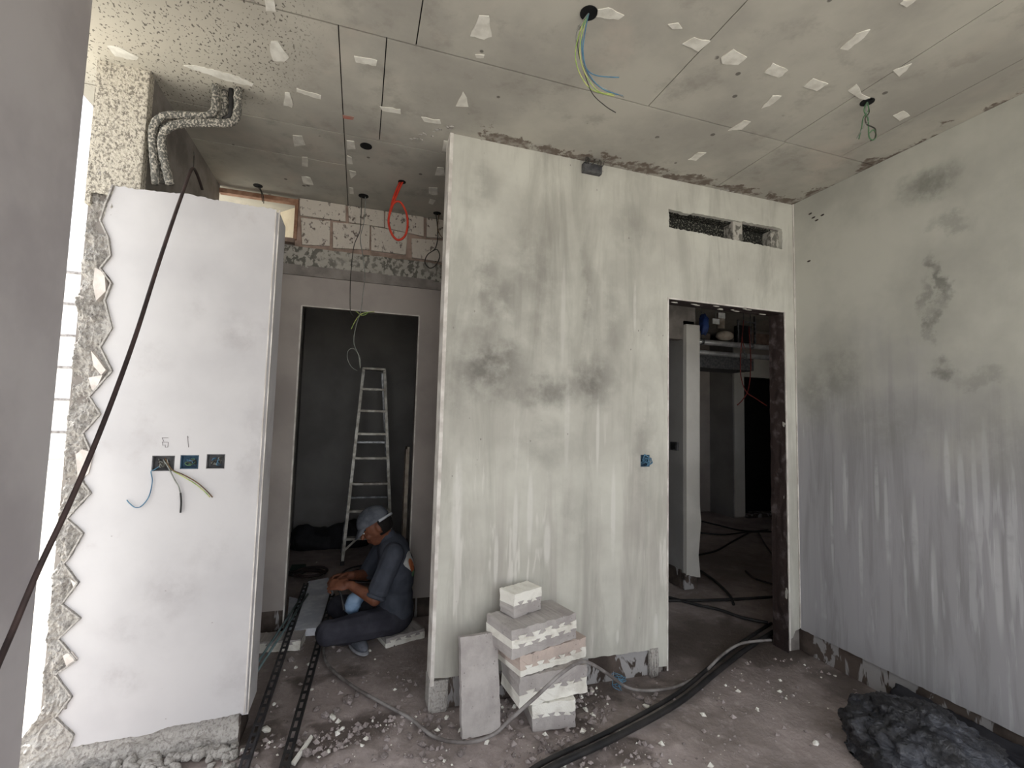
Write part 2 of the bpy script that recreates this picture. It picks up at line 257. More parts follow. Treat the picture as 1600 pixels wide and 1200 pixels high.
# ------------------------------------------------------------------ mesh helpers
class MB:
    def __init__(s): s.v = []; s.f = []; s.mi = []
    def add(s, vs, fs, mi=0):
        o = len(s.v); s.v += [Vector(v) for v in vs]; s.f += [tuple(i+o for i in f) for f in fs]; s.mi += [mi]*len(fs); return s
    def box(s, x0, x1, y0, y1, z0, z1, mi=0):
        return s.add([(x, y, z) for z in (z0, z1) for y in (y0, y1) for x in (x0, x1)], [(0, 2, 3, 1), (4, 5, 7, 6), (0, 1, 5, 4), (2, 6, 7, 3), (0, 4, 6, 2), (1, 3, 7, 5)], mi)
    def obox(s, c, size, R=None, mi=0):
        h = Vector(size)/2; R = R or Matrix.Identity(3); c = Vector(c)
        return s.add([c + R @ Vector((x*h.x, y*h.y, z*h.z)) for z in (-1, 1) for y in (-1, 1) for x in (-1, 1)], [(0, 2, 3, 1), (4, 5, 7, 6), (0, 1, 5, 4), (2, 6, 7, 3), (0, 4, 6, 2), (1, 3, 7, 5)], mi)
    def bar(s, p, q, wd, ht, up=(0, 0, 1), mi=0):
        p, q = Vector(p), Vector(q); d = (q-p); L = d.length; d.normalize(); up = Vector(up)
        sx = d.cross(up); sx = sx.normalized() if sx.length > 1e-5 else Vector((1, 0, 0)); u = sx.cross(d)
        return s.obox((p+q)/2, (wd, L, ht), Matrix((sx, d, u)).transposed(), mi)
    def tube(s, pts, r, seg=8, mi=0, radii=None):
        pts = [Vector(p) for p in pts]; n = len(pts); rings = []; prev = None
        for i, p in enumerate(pts):
            d = (pts[min(i+1, n-1)] - pts[max(i-1, 0)]).normalized()
            if prev is None: a = d.orthogonal().normalized()
            else: a = (prev - d*prev.dot(d)); a = a.normalized() if a.length > 1e-6 else d.orthogonal().normalized()
            prev = a; b = d.cross(a); rr = radii[i] if radii else r
            rings.append([p + (a*math.cos(t) + b*math.sin(t))*rr for t in [2*math.pi*k/seg for k in range(seg)]])
        vs = [v for R_ in rings for v in R_]; fs = []
        for i in range(n-1):
            for k in range(seg): k2 = (k+1) % seg; fs.append((i*seg+k, i*seg+k2, (i+1)*seg+k2, (i+1)*seg+k))
        fs.append(tuple(range(seg-1, -1, -1))); fs.append(tuple((n-1)*seg+k for k in range(seg)))
        return s.add(vs, fs, mi)
    def ell(s, c, r, R=None, seg=16, rings=10, mi=0):
        c = Vector(c); r = Vector((r, r, r)) if isinstance(r, (int, float)) else Vector(r); R = R or Matrix.Identity(3)
        vs = [c + R @ Vector((0, 0, r.z))]
        for i in range(1, rings):
            a = math.pi*i/rings
            for k in range(seg): b = 2*math.pi*k/seg; vs.append(c + R @ Vector((r.x*math.sin(a)*math.cos(b), r.y*math.sin(a)*math.sin(b), r.z*math.cos(a))))
        vs.append(c + R @ Vector((0, 0, -r.z))); fs = []
        for k in range(seg): fs.append((0, 1+k, 1+(k+1) % seg))
        for i in range(rings-2):
            for k in range(seg): a = 1+i*seg+k; b = 1+i*seg+(k+1) % seg; fs.append((a, a+seg, b+seg, b))
        last = len(vs)-1
        for k in range(seg): a = 1+(rings-2)*seg; fs.append((a+k, last, a+(k+1) % seg))
        return s.add(vs, fs, mi)
    def cap(s, p, q, r1, r2, mi=0, n=10):      # tapered capsule
        p, q = Vector(p), Vector(q)
        pts = [p.lerp(q, i/6) for i in range(7)]; s.tube(pts, 0, n, mi, [r1+(r2-r1)*i/6 for i in range(7)])
        s.ell(p, r1, seg=n, rings=8, mi=mi); s.ell(q, r2, seg=n, rings=8, mi=mi); return s
    def prism(s, poly, off, mi=0):             # polygon of 3D points extruded by vector off
        n = len(poly); poly = [Vector(p) for p in poly]; off = Vector(off)
        return s.add(poly + [p+off for p in poly], [tuple(range(n)), tuple(range(2*n-1, n-1, -1))] + [(i, (i+1) % n, n+(i+1) % n, n+i) for i in range(n)], mi)
    def slab(s, outer, holes, fmap, off, mi=0): # flat outline with holes (2D) -> 3D by fmap, extruded by off
        bm = bmesh.new(); es = []
        for loop in [outer] + holes:
            vs = [bm.verts.new((p[0], p[1], 0)) for p in loop]
            for i in range(len(vs)): es.append(bm.edges.new((vs[i], vs[(i+1) % len(vs)])))
        bmesh.ops.triangle_fill(bm, use_beauty=True, use_dissolve=False, edges=es)
        bm.verts.index_update(); off = Vector(off)
        front = [fmap(v.co.x, v.co.y) for v in bm.verts]; n = len(front)
        fs = [tuple(v.index for v in f.verts) for f in bm.faces]
        sides = [(e.verts[0].index, e.verts[1].index) for e in bm.edges if len(e.link_faces) == 1]; bm.free()
        return s.add(front + [Vector(p)+off for p in front], fs + [tuple(n+i for i in reversed(f)) for f in fs] + [(a, b, n+b, n+a) for a, b in sides], mi)
    def mesh(s, name, mats, base=(0, 0, 0), bevel=0, smooth=False, fix=True):
        base = Vector(base); me = bpy.data.meshes.new(name); me.from_pydata([v-base for v in s.v], [], s.f)
        for m_ in (mats if isinstance(mats, (list, tuple)) else [mats]): me.materials.append(m_)
        me.polygons.foreach_set('material_index', s.mi)
        if fix or bevel:
            bm = bmesh.new(); bm.from_mesh(me)
            bmesh.ops.recalc_face_normals(bm, faces=bm.faces)
            if bevel: bmesh.ops.bevel(bm, geom=[e for e in bm.edges if e.is_manifold and e.calc_face_angle(0) > .5], offset=bevel, segments=2, affect='EDGES', profile=.6)
            bm.to_mesh(me); bm.free()
        if smooth: me.polygons.foreach_set('use_smooth', [True]*len(me.polygons))
        me.update(); return me
def tag(o, label=None, cat=None, group=None, kind=None):
    if label: o['label'] = label
    if cat: o['category'] = cat
    if group: o['group'] = group
    if kind: o['kind'] = kind
    return o
def link(name, me, parent=None, loc=(0, 0, 0)):
    o = bpy.data.objects.new(name, me); COL.objects.link(o); o.location = loc
    if parent: o.parent = parent
    return o
def thing(name, label, cat, base=(0, 0, 0), group=None):
    o = bpy.data.objects.new(name, None); o.empty_display_size = .05; COL.objects.link(o); o.location = base
    return tag(o, label, cat, group)
def wloc(o): return o.location + (wloc(o.parent) if o.parent else Vector((0, 0, 0)))
def part(name, mb, mat, parent, label=None, **k):
    o = link(name, mb.mesh(name, mat, wloc(parent), **k), parent)
    if label: o['label'] = label
    return o
def solo(name, mb, mat, label, cat, base=(0, 0, 0), group=None, **k):
    return tag(link(name, mb.mesh(name, mat, base, **k), None, base), label, cat, group)
def struct(name, mb, mat, label, cat, **k):
    return tag(link(name, mb.mesh(name, mat, (0, 0, 0), **k)), label, cat, None, 'structure')
def smooth_path(pts, n=8):
    pts = [Vector(p) for p in pts]; out = []
    for i in range(len(pts)-1):
        p0, p1, p2, p3 = pts[max(i-1, 0)], pts[i], pts[i+1], pts[min(i+2, len(pts)-1)]
        for k in range(n):
            t = k/n; out.append(.5*((2*p1) + (p2-p0)*t + (2*p0-5*p1+4*p2-p3)*t*t + (3*p1-p0-3*p2+p3)*t**3))
    out.append(pts[-1]); return out
def jag(pts, step, amp, rnd=random):
    out = []
    for i in range(len(pts)-1):
        a, b = Vector(pts[i]), Vector(pts[i+1]); n = max(1, int((b-a).length/step))
        for k in range(n):
            p = a.lerp(b, k/n); 
            if k or i: p = p + Vector([rnd.uniform(-amp, amp) for _ in p])
            out.append(tuple(p))
    out.append(tuple(pts[-1])); return out
def fbm(p, o=4): return mnoise.fractal(p, 1.0, 2.0, o)
def rough_sheet(fpos, fdisp, us, vs_):
    """open grid displaced: fpos(u,v)->point, fdisp(u,v)->offset vector"""
    m_ = MB(); nu, nv = len(us), len(vs_)
    V = [Vector(fpos(u, v)) + Vector(fdisp(u, v)) for v in vs_ for u in us]
    return m_.add(V, [(j*nu+i, j*nu+i+1, (j+1)*nu+i+1, (j+1)*nu+i) for j in range(nv-1) for i in range(nu-1)])
def lin(a, b, n): return [a+(b-a)*i/(n-1) for i in range(n)]

CEIL = 3.065; YF = 2.5; YB = 3.67; XR = 2.86

# ================================================================== SETTING
# outdoors
solo('ground', MB().box(-60, 60, -60, 60, -.35, -.25), M['ground'], 'pale sunlit ground outside the narrow gap in the left wall', 'ground')['kind'] = 'structure'
o = thing('pale_building', 'pale rendered building outside, seen through the bright gap at left', 'building', (-16, 22, -.25))
part('wall', MB().box(-26, -6, 20, 28, -.25, 7), M['facade'], o)
for k in range(6): part('string_course', MB().box(-26.05, -5.95, 19.95, 20.2, .6+k*1.1, .68+k*1.1), M['greycond'], o)

# floor
def floor_mesh():
    xs = sorted(set([round(x, 4) for x in list(np.arange(-1.25, 3.0, .022)) + list(np.arange(3.0, 8.6, .25))]))
    ys = sorted(set([round(y, 4) for y in list(np.arange(-1.6, 1.3, .15)) + list(np.arange(1.3, 3.9, .022)) + list(np.arange(3.9, 8.4, .15))]))
    m_ = MB(); nx = len(xs); V = []
    for y in ys:
        for x in xs:
            z = -.004 + .004*fbm(Vector((x*1.5, y*1.5, 0)))
            k = max(0, min(1, (2.75-y)/.5)) if x > -1.2 else 0
            rb = max(0, fbm(Vector((x*11, y*11, 3)), 6))*.026 + max(0, fbm(Vector((x*2.5, y*2.5, 9)), 3))*.012
            k2 = max(.25, 1-max(0, (x-1.2))/1.0)
            z += k*k2*rb
            V.append((x, y, z))
    m_.add(V, [(j*nx+i, j*nx+i+1, (j+1)*nx+i+1, (j+1)*nx+i) for j in range(len(ys)-1) for i in range(nx-1)])
    return m_
fl = floor_mesh(); struct('floor', fl, M['floor'], 'rough damp concrete floor strewn with rubble', 'floor', smooth=True, fix=False)
struct('floor_slab', MB().box(-1.25, 8.6, -1.6, 8.4, -.25, -.03), M['core'], 'concrete slab under the floor', 'floor')

# ceiling slab + boards + filler patches
ceil = struct('ceiling', MB().box(-1.4, 8.6, -.7, 8.4, CEIL+.012, CEIL+.25), M['dark'], 'grey boarded ceiling with open joints and white filler patches', 'ceiling')
bands = [(-.7, .75, [-1.4, -.4, .8, 2.0, 2.95]), (.75, 1.94, [-1.4, .155, 1.295, 2.165, 2.59, 2.95]), (1.94, 2.72, [-1.4, -.155, .035, 2.18, 2.95]),
         (2.72, 3.07, [-1.4, -.155]), (2.72, 3.70, [-.155, 2.2, 4.2]), (3.07, 3.70, [-1.4, -.155]), (3.70, 8.4, [-1.4, 1.0, 3.0, 5.0, 8.6]), (-.7, 3.7, [2.95, 8.6])]
for y0, y1, xs in bands:
    for a, b in zip(xs, xs[1:]):
        if (y0, a) == (2.72, 2.2): pass
        if y1 == 3.7 and a == 2.95 and b == 8.6: a = 4.2
        part('ceiling_board', MB().box(a+.0025, b-.0025, y0+.004, y1-.004, CEIL, CEIL+.012), M['ceil'], ceil)
def zpoly(pts, ox, oy, k): return [(ox+x/k, oy+y/k) for x, y in pts]
Z1 = (0, 0, 3.0); Z2 = (380, 100, 3.0); Z3 = (700, 0, 3.2); Z4 = (1100, 0, 3.2)
patches = [(Z3, [(155, 80), (205, 82), (217, 185), (180, 197), (110, 182)]), (Z3, [(75, 460), (95, 490), (100, 537), (38, 533)]), (Z3, [(750, 50), (800, 38), (880, 80), (850, 100), (740, 85)]),
  (Z3, [(1172, 222), (1230, 190), (1312, 210), (1255, 257)]), (Z3, [(1365, 290), (1425, 248), (1495, 290), (1450, 327), (1372, 320)]), (Z3, [(1200, 800), (1250, 765), (1292, 765), (1240, 803)]),
  (Z3, [(1400, 655), (1480, 605), (1512, 610), (1470, 648)]), (Z3, [(135, 275), (180, 275), (180, 292), (140, 290)]), (Z3, [(1100, 125), (1150, 118), (1172, 145), (1120, 148)]),
  (Z4, [(980, 20), (1000, 0), (1060, 0), (1015, 38)]), (Z4, [(680, 245), (760, 170), (830, 150), (800, 190), (720, 250)]), (Z4, [(300, 365), (345, 318), (422, 355), (375, 390)]),
  (Z4, [(498, 435), (545, 395), (620, 420), (565, 455)]), (Z4, [(285, 545), (340, 480), (390, 480), (330, 530)]), (Z4, [(720, 455), (765, 425), (790, 470), (850, 500), (790, 500)]),
  (Z4, [(945, 355), (1040, 320), (1010, 355), (975, 383)]), (Z4, [(945, 580), (1000, 555), (1030, 580), (980, 605)]),
  (Z2, [(250, 115), (365, 150), (365, 167), (250, 130)]), (Z2, [(195, 135), (215, 137), (235, 190), (228, 203), (190, 195)]), (Z2, [(640, 200), (738, 215), (738, 235), (650, 220)]),
  (Z2, [(835, 250), (920, 265), (925, 282), (850, 270)]), (Z2, [(232, 335), (275, 340), (290, 380), (240, 388)]), (Z2, [(275, 437), (300, 440), (303, 482), (275, 478)]), (Z2, [(273, 530), (315, 532), (328, 568), (280, 562)]),
  (Z2, [(485, 360), (520, 365), (525, 400), (488, 400)]), (Z2, [(487, 430), (510, 440), (515, 472), (487, 468)]), (Z2, [(497, 500), (528, 505), (528, 518), (505, 540)]), (Z2, [(497, 580), (515, 583), (520, 612), (497, 610)]),
  (Z2, [(940, 360), (960, 362), (955, 412), (932, 405)]), (Z2, [(910, 485), (938, 488), (945, 522), (898, 522)]), (Z2, [(870, 580), (912, 582), (910, 615), (868, 610)]), (Z2, [(875, 635), (900, 640), (890, 660), (870, 655)]),
  (Z1, [(1240, 0), (1285, 0), (1290, 55), (1245, 50)]), (Z1, [(1270, 195), (1300, 195), (1355, 270), (1335, 290), (1280, 285), (1265, 240)]),
  (Z1, [(500, 215), (560, 225), (650, 270), (640, 285), (540, 265)]), (Z1, [(860, 310), (920, 310), (1100, 355), (1190, 395), (1180, 405), (1060, 380)]), ((553, 88, 1), [(0, 0), (37, 7), (35, 16), (3, 9)])]
rp = random.Random(3)
for (ox, oy, k), pts in patches:
    pl = zpoly(pts, ox, oy, k); pl = jag(pl + [pl[0]], 6, .8, rp)[:-1]
    part('filler_patch', MB().prism([onZ(x, y, CEIL-.0035) for x, y in pl], (0, 0, .004)), M['filler'], ceil)
part('marker_stroke', MB().prism([onZ(x, y, CEIL-.002) for x, y in zpoly([(465, 240), (520, 250), (515, 262), (470, 256)], *Z2)], (0, 0, .0025)), M['redmark'], ceil, 'faded red marker stroke')
# dried mortar ridges at the wall heads
for (a, b, n) in (((720, 212), (800, 232), 9), ((1010, 275), (1060, 288), 5), ((1120, 296), (1165, 306), 4), ((640, 222), (712, 196), 12)):
    for k in range(n):
        t_ = (k+.5)/n; c = onZ(a[0]+(b[0]-a[0])*t_+rp.uniform(-4, 4), a[1]+(b[1]-a[1])*t_+rp.uniform(-5, 3), CEIL-.003)
        part('mortar_dab', MB().ell(c, (rp.uniform(.008, .02), rp.uniform(.003, .007), .004), Matrix.Rotation(rp.uniform(-.6, .6), 3, 'Z'), seg=8, rings=5), M['rough'], ceil, smooth=True)

# exterior wall on the left: near pillar, gap, then column running back
struct('wall_pillar', MB().box(-1.2, -1.0, -.7, 2.03, 0, CEIL), M['pillar'], 'dark grey plastered pillar filling the left edge of the picture', 'pillar', bevel=.006)
struct('wall_rear', MB().box(-1.0, -.9, -.7, -.6, 0, CEIL).box(2.75, 2.87, -.7, -.6, 0, CEIL).box(-.9, 2.75, -.7, -.6, 2.95, CEIL), M['pillar'], 'wall behind the camera around the wide balcony opening', 'wall')
wo = struct('wall_outer', MB().box(-1.2, -1.0, 2.54, 3.67, 0, CEIL).box(-1.2, -1.0, 5.2, 8.4, 0, CEIL), M['core'], 'bare concrete outer wall running back behind the white panel', 'wall')  # stretch left open, out of view, so daylight reaches the angled cream board
part('spattered_column_face', rough_sheet(lambda u, v: (u, 2.510, v), lambda u, v: (0, -.006*abs(fbm(Vector((u*50, v*50, 1)))) if -1.19 < u < -1.0 else 0.0, 0), lin(-1.2, -1.0, 40), lin(2.45, CEIL, 110)), M['spat'], wo, 'cement-spattered upper face of the column', fix=False, smooth=True)
part('column_side', MB().box(-1.02, -.999, 2.511, 2.56, 2.50, CEIL).box(-1.2, -1.18, 2.511, 2.56, 2.40, CEIL), M['spat'], wo)
def pier_edge(v): return -1.195 - .02*fbm(Vector((0, v*6, 4))) - (.05 if v < .25 else 0)*(.25-v)/.25*3
part('rough_mortar_edge', rough_sheet(lambda u, v: (pier_edge(v)*(1-u) + (-1.035)*u, 2.515, v),
     lambda u, v: (0, (-.034*fbm(Vector((u*2.2, v*9, 7)), 5) - .022*abs(fbm(Vector((u*9, v*40, 2)), 4)) + .012)*min(1, max(0, (.80-u)/.25)) + (.06 if u < .03 else 0), 0), lin(0, 1, 50), lin(0, 2.56, 420)), M['rough'], wo, 'lumpy grey mortar left bare beside the white plaster', fix=False, smooth=True)
# lumps where mortar meets floor
mbk = MB(); rr = random.Random(11)
for k in range(130):
    x = rr.uniform(-1.28, -.45); y = 2.49-rr.random()**2*.16; r_ = rr.uniform(.008, .026)
    mbk.ell((x, y, r_*.2), (r_*1.4, r_, r_*.9), Matrix.Rotation(rr.uniform(0, 6), 3, 'Z'), 7, 5)
for v in mbk.v: v += Vector((fbm(v*25), fbm(v*25+Vector((5, 0, 0))), fbm(v*25+Vector((0, 7, 0)))))*.013
part('mortar_droppings', mbk, M['rough'], wo, smooth=True)['kind'] = 'stuff'

# left white panel wall
wl = struct('wall_left', MB().box(-1.03, -.452, 2.535, 2.7, 0, 2.47), M['core'], 'low white plastered partition with a jagged broken left edge', 'wall')
zig = [(180, 290), (168, 320), (160, 345), (172, 372), (176, 400), (160, 420), (177, 443), (167, 470), (178, 513), (160, 543), (178, 580), (143, 620), (160, 647), (133, 677), (147, 710), (130, 750), (145, 770), (123, 793), (108, 810), (133, 833), (110, 873), (103, 880),
       (125, 910), (100, 943), (128, 965), (95, 997), (123, 1030), (90, 1053), (115, 1087), (90, 1120), (118, 1147), (110, 1168)]
zl = [onY(x, y, YF) for x, y in zig]; zl = [(p.x, p.z) for p in zl]
bot = [(onY(x, y, YF).x, onY(x, y, YF).z) for x, y in ((110, 1168), (150, 1160), (230, 1148), (262, 1136), (300, 1130), (384, 1113))]
top = [(-.437, 2.49)] + [(onY(x, y, YF).x, onY(x, y, YF).z) for x, y in ((400, 322), (345, 314), (300, 304), (230, 297), (180, 290))]
rj = random.Random(5)
outer = jag(zl, .02, .0025, rj)[:-1] + jag(bot, .012, .003, rj)[:-1] + [bot[-1]] + jag(top, .012, .004, rj)[:-1]
def sq(px, py, w2, h2, Y=YF): c = onY(px, py, Y); return [(c.x-w2, c.z-h2), (c.x+w2, c.z-h2), (c.x+w2, c.z+h2), (c.x-w2, c.z+h2)]
S3 = [sq(255, 724, .043, .034), sq(296, 722, .036, .031), sq(337, 721, .037, .033)]
part('plaster', MB().slab(outer, S3, lambda a, b: Vector((a, YF, b)), (0, .035, 0)), M['panel'], wl, 'white skim plaster face', fix=True)
part('plaster_edge', MB().box(-.4525, -.42, 2.512, 2.7, .12, 2.48), M['panel'], wl)
part('corner_bead', MB().box(-.4375, -.4325, 2.498, 2.503, .13, 2.488).box(-.423, -.418, 2.50, 2.512, .13, 2.488), M['bead'], wl)
part('bare_base', rough_sheet(lambda u, v: (u, 2.53, v), lambda u, v: (0, (-.022-.03*fbm(Vector((u*6, v*10, 1)), 5)-.05*(.13-v))*min(1, max(0, (.115-v)/.04)), 0), lin(-1.08, -.452, 110), lin(-.02, .16, 34)), M['rough'], wl, 'crumbling bare mortar base', fix=False, smooth=True)
part('base_return', MB().box(-.455, -.447, 2.50, 2.7, 0, .125), M['bare'], wl)
tops = MB()
for k in range(46):
    x = rj.uniform(-1.0, -.47); tops.ell((x, rj.uniform(2.545, 2.66), 2.475), (rj.uniform(.012, .03), rj.uniform(.015, .04), rj.uniform(.01, .03)), None, 7, 5)
for v in tops.v: v += Vector((fbm(v*40), fbm(v*40+Vector((5, 0, 0))), fbm(v*40+Vector((0, 7, 0)))))*.008
part('broken_top', tops, M['rough'], wl, smooth=True)
for px in ([(148, 418), (163, 425), (165, 455), (150, 470), (145, 445)], [(142, 548), (152, 560), (165, 578), (158, 586), (146, 572)], [(138, 590), (160, 586), (148, 612), (143, 608)], [(118, 710), (128, 702), (146, 708), (138, 740), (122, 752)], [(110, 905), (120, 912), (116, 922)], [(98, 1025), (112, 1018), (121, 1030), (104, 1043)]):
    part('exposed_board', MB().prism([onY(x, y, 2.494) for x, y in px], (0, .03, 0)), M['cream2'], wl)
# expanded-metal zigzag of the bead left in the broken edge
zz = MB()
for i in range(len(zl)-1):
    zz.bar((zl[i][0]-.006, 2.496, zl[i][1]), (zl[i+1][0]-.006, 2.496, zl[i+1][1]), .006, .012, (0, -1, 0))
part('lath_strip', zz, M['rough'], wl)
st = MB()
def stroke(px): st.tube([onY(x, y, YF-.0005) for x, y in px], .0011, 5)
for p in ([(254, 690), (254, 696), (258, 695), (258, 699), (262, 699), (263, 691)], [(253, 691), (262, 691)], [(253, 684), (263, 684)], [(256, 690), (253, 684)]): stroke(p)
for p in ([(293, 681), (293.5, 688), (294.5, 699)], [(293, 681), (294, 684)]): stroke(p)
part('pencil_mark', st, M['pencil'], wl, 'small pencilled marks above the socket boxes')

# front wall with doorway and high slots
VX0, VX1, VZ0, VZ1 = 1.828, 2.762, 2.735, 2.868; DX0, DX1, DZ = 1.825, 2.768, 2.28
wf = struct('wall_front', MB().box(.425, 1.80, 2.53, 2.62, 0, CEIL).box(1.80, DX0, 2.545, 2.62, 0, CEIL).box(DX0, VX1+.03, 2.53, 2.62, DZ+.012, VZ0-.004).box(DX0, VX1+.03, 2.53, 2.62, VZ1+.004, CEIL).box(2.78, 2.95, 2.53, 2.62, 0, CEIL), M['core'], 'stained grey-white plastered wall between the two openings', 'wall')
rj = random.Random(8)
xl = .413
bl = [(xl, .165), (.6, .16), (1.0, .158), (1.4, .155), (1.742, .152)]
outer = jag(bl, .02, .003, rj)[:-1] + [(1.742, .152), (1.75, .05), (1.822, .045), (1.822, DZ), (DX1+.003, DZ), (DX1+.003, .09), (2.80, .10), (2.82, .14), (XR, .15), (XR, CEIL-.001), (xl, CEIL-.001)]
vh = jag([(VX0, VZ0+.01), (2.1, VZ0+.004), (2.33, VZ0), (VX1, VZ0-.006), (VX1, VZ1+.008), (2.5, VZ1+.006), (2.02, VZ1), (2.0, VZ1-.01), (VX0, VZ1-.008), (VX0, VZ0+.01)], .014, .004, rj)[:-1]
s4 = sq(1008, 720, .032, .036)
part('plaster', MB().slab(outer, [vh, s4], lambda a, b: Vector((a, YF, b)), (0, .03, 0)), M['front'], wf, 'smudged and streaked skim plaster face')
part('corner_bead', MB().box(.405, .424, 2.497, 2.62, .13, CEIL), M['bead'], wf, 'white corner bead on the free end')
part('bare_base', MB().box(.425, 1.742, 2.522, 2.531, 0, .17), M['bare'], wf, 'dark bare strip along the foot of the wall')
part('base_stub', MB().box(.40, .50, 2.50, 2.622, 0, .15).box(.41, .49, 2.49, 2.53, .0, .10), M['rough'], wf, bevel=.006)
part('slot_mullion', MB().box(2.35, 2.43, 2.515, 2.62, VZ0-.01, VZ1+.01), M['cement'], wf, 'rough pier between the two slots', bevel=.006)
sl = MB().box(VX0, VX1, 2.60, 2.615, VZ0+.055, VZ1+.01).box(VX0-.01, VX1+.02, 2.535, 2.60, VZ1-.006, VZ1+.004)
part('slot_soffit', sl, M['slot'], wf, 'spattered concrete inside the slots, coloured darker for their shade')
part('slot_shade_sheet', MB().box(VX0-.01, VX1+.03, 2.62, 2.63, VZ0-.02, VZ1+.02), M['dark'], wf)  # near-black sheet standing for the shade deep in the slots
part('slot_pad', MB().box(2.69, VX1+.005, 2.53, 2.60, VZ0, VZ1), M['cement'], wf)
part('door_jamb', rough_sheet(lambda u, v: (DX1, 2.505+u*.125, v), lambda u, v: (-.006*fbm(Vector((u*3, v*9, 3))), 0, 0), lin(0, 1, 12), lin(0, DZ, 160)), M['steel'], wf, 'dark rusty right jamb of the doorway', fix=False, smooth=True)
part('door_jamb', MB().box(1.822, 1.829, 2.53, 2.62, 0, DZ), M['bare'], wf)
part('lintel', MB().box(DX0, DX1, 2.507, 2.62, DZ-.004, DZ+.012), M['steel'], wf, 'dark steel lintel with white plaster specks')
part('door_bead', MB().box(1.818, 1.826, 2.496, 2.502, .02, DZ).box(1.818, DX1+.004, 2.496, 2.502, DZ-.002, DZ+.006).box(DX1, DX1+.009, 2.496, 2.502, .02, DZ), M['bead'], wf)
for k in range(12): part('plaster_dab', MB().ell((rj.uniform(1.85, 2.75), rj.uniform(2.505, 2.6), DZ-.005), (rj.uniform(.01, .035), .008, .003), None, 7, 5), M['filler'], wf, smooth=True)
hb = MB().box(1.70, 1.745, 2.49, 2.535, 0, .16)
for k in range(3): hb.tube([(1.712+.016*k, 2.497, .16), (1.71+.018*k, 2.49, .09), (1.712+.014*k, 2.488, .01)], .009, 6)
part('plaster_drips', hb, M['rough'], wf, 'pale plaster drips running down beside the doorway', smooth=True)

# right wall
wr = struct('wall_right', MB().box(XR+.028, XR+.12, -.7, 2.62, 0, CEIL), M['bare'], 'grey plastered right wall with white drips', 'wall')
rj = random.Random(9)
outer = jag([(-.6, .155), (0.5, .155), (2.5, .152)], .02, .002, rj)[:-1] + [(2.5, .152), (2.5, CEIL-.001), (-.6, CEIL-.001)]
part('plaster', MB().slab(outer, [], lambda a, b: Vector((XR, a, b)), (.03, 0, 0)), M['right'], wr, 'stained skim plaster with drips')
part('corner_bead', MB().box(XR-.004, XR+.002, 2.49, 2.4965, .16, CEIL), M['bead'], wr)
for k in range(5):
    p = onX(*[(1266, 334), (1271, 340), (1276, 344), (1264, 408), (1285, 336)][k], XR); part('mortar_fleck', MB().ell(p, (.003, .014, .006), None, 7, 5), M['steel'], wr, smooth=True)

# recess back wall with inner doorway, bulkhead bricks and small high window
BX0, BX1, BZ = -.432, .405, 2.272
wb = struct('wall_back', MB().box(-.66, BX0, 3.70, 3.79, 0, 2.5).box(BX0, BX1, 3.70, 3.79, BZ+.01, 2.5).box(BX1, 2.0, 3.70, 3.79, 0, 2.5).box(-.505, 2.0, 3.70, 3.79, 2.5, CEIL).box(-1.0, -.66, 3.70, 3.79, 0, 2.5).box(-1.0, -.505, 3.70, 3.79, 2.5, 2.735).box(2.0, 2.865, 3.70, 3.79, DZ, CEIL).box(2.865, 3.0, 3.70, 3.79, 2.4, CEIL),
            M['core'], 'grey back wall of the recess around the inner doorway', 'wall')
outer = [(-1.0, .14), (BX0, .14), (BX0, BZ), (BX1, BZ), (BX1, .14), (2.0, .14), (2.0, 2.50), (.6, 2.515), (-1.0, 2.485)]
part('plaster', MB().slab(outer, [], lambda a, b: Vector((a, YB, b)), (0, .03, 0)), M['backp'], wb, 'plain grey plaster around the inner doorway')
part('bare_base', MB().box(-1.0, BX0, 3.675, 3.70, 0, .15).box(BX1, 2.0, 3.675, 3.70, 0, .15), M['bare'], wb)
part('door_bead', MB().box(BX0-.006, BX0+.004, 3.665, 3.672, .02, BZ).box(BX1-.004, BX1+.006, 3.665, 3.672, .02, BZ).box(BX0, BX1, 3.665, 3.672, BZ-.004, BZ+.004), M['bead'], wb)
part('mortar_backing', MB().box(-.505, 1.0, 3.685, 3.701, 2.62, CEIL), M['mortar'], wb)
YBR = 3.665
def bz(px): return [onY(x, y, YBR) for x, y in px]
bricks = [[(468, 309), (540, 320), (540, 346), (469, 336)], [(544, 321), (600, 329), (600, 355), (545, 347)], [(602, 330), (662, 337), (662, 369), (602, 356)], [(667, 340), (700, 344), (700, 372), (667, 370)],
          [(470, 340), (516, 345), (515, 384), (472, 382)], [(520, 347), (578, 352), (577, 390), (520, 387)], [(580, 353), (637, 364), (634, 398), (580, 391)], [(643, 372), (695, 376), (694, 410), (644, 402)]]
for b in bricks:
    q = bz(b); q = [Vector((p.x, YBR, min(p.z, CEIL-.002))) for p in q]
    part('brick', MB().prism(q, (0, .022, 0)), M['brick'], wb, bevel=.003)
part('cement_band', rough_sheet(lambda u, v: (u, 3.672, v), lambda u, v: (0, -.012-.016*fbm(Vector((u*8, v*14, 2)), 5), 0), lin(-.66, 1.0, 150), lin(2.55, 2.70, 24)), M['cement'], wb, 'rough cement band above the doorway', fix=False, smooth=True)
part('smooth_band', MB().box(-.66, 1.0, 3.655, 3.70, 2.49, 2.565), M['core'], wb, 'dark smooth strip below the cement band')
tr = struct('trim_1', MB().box(-1.0, -.495, 3.655, 3.70, 3.015, 3.045).box(-.515, -.495, 3.655, 3.70, 2.75, 3.015), M['wood'], 'pinkish timber frame of the small high window beside the bricks', 'window frame')
part('ledge', MB().box(-1.0, -.505, 3.64, 3.72, 2.72, 2.75), M['mortar'], tr)
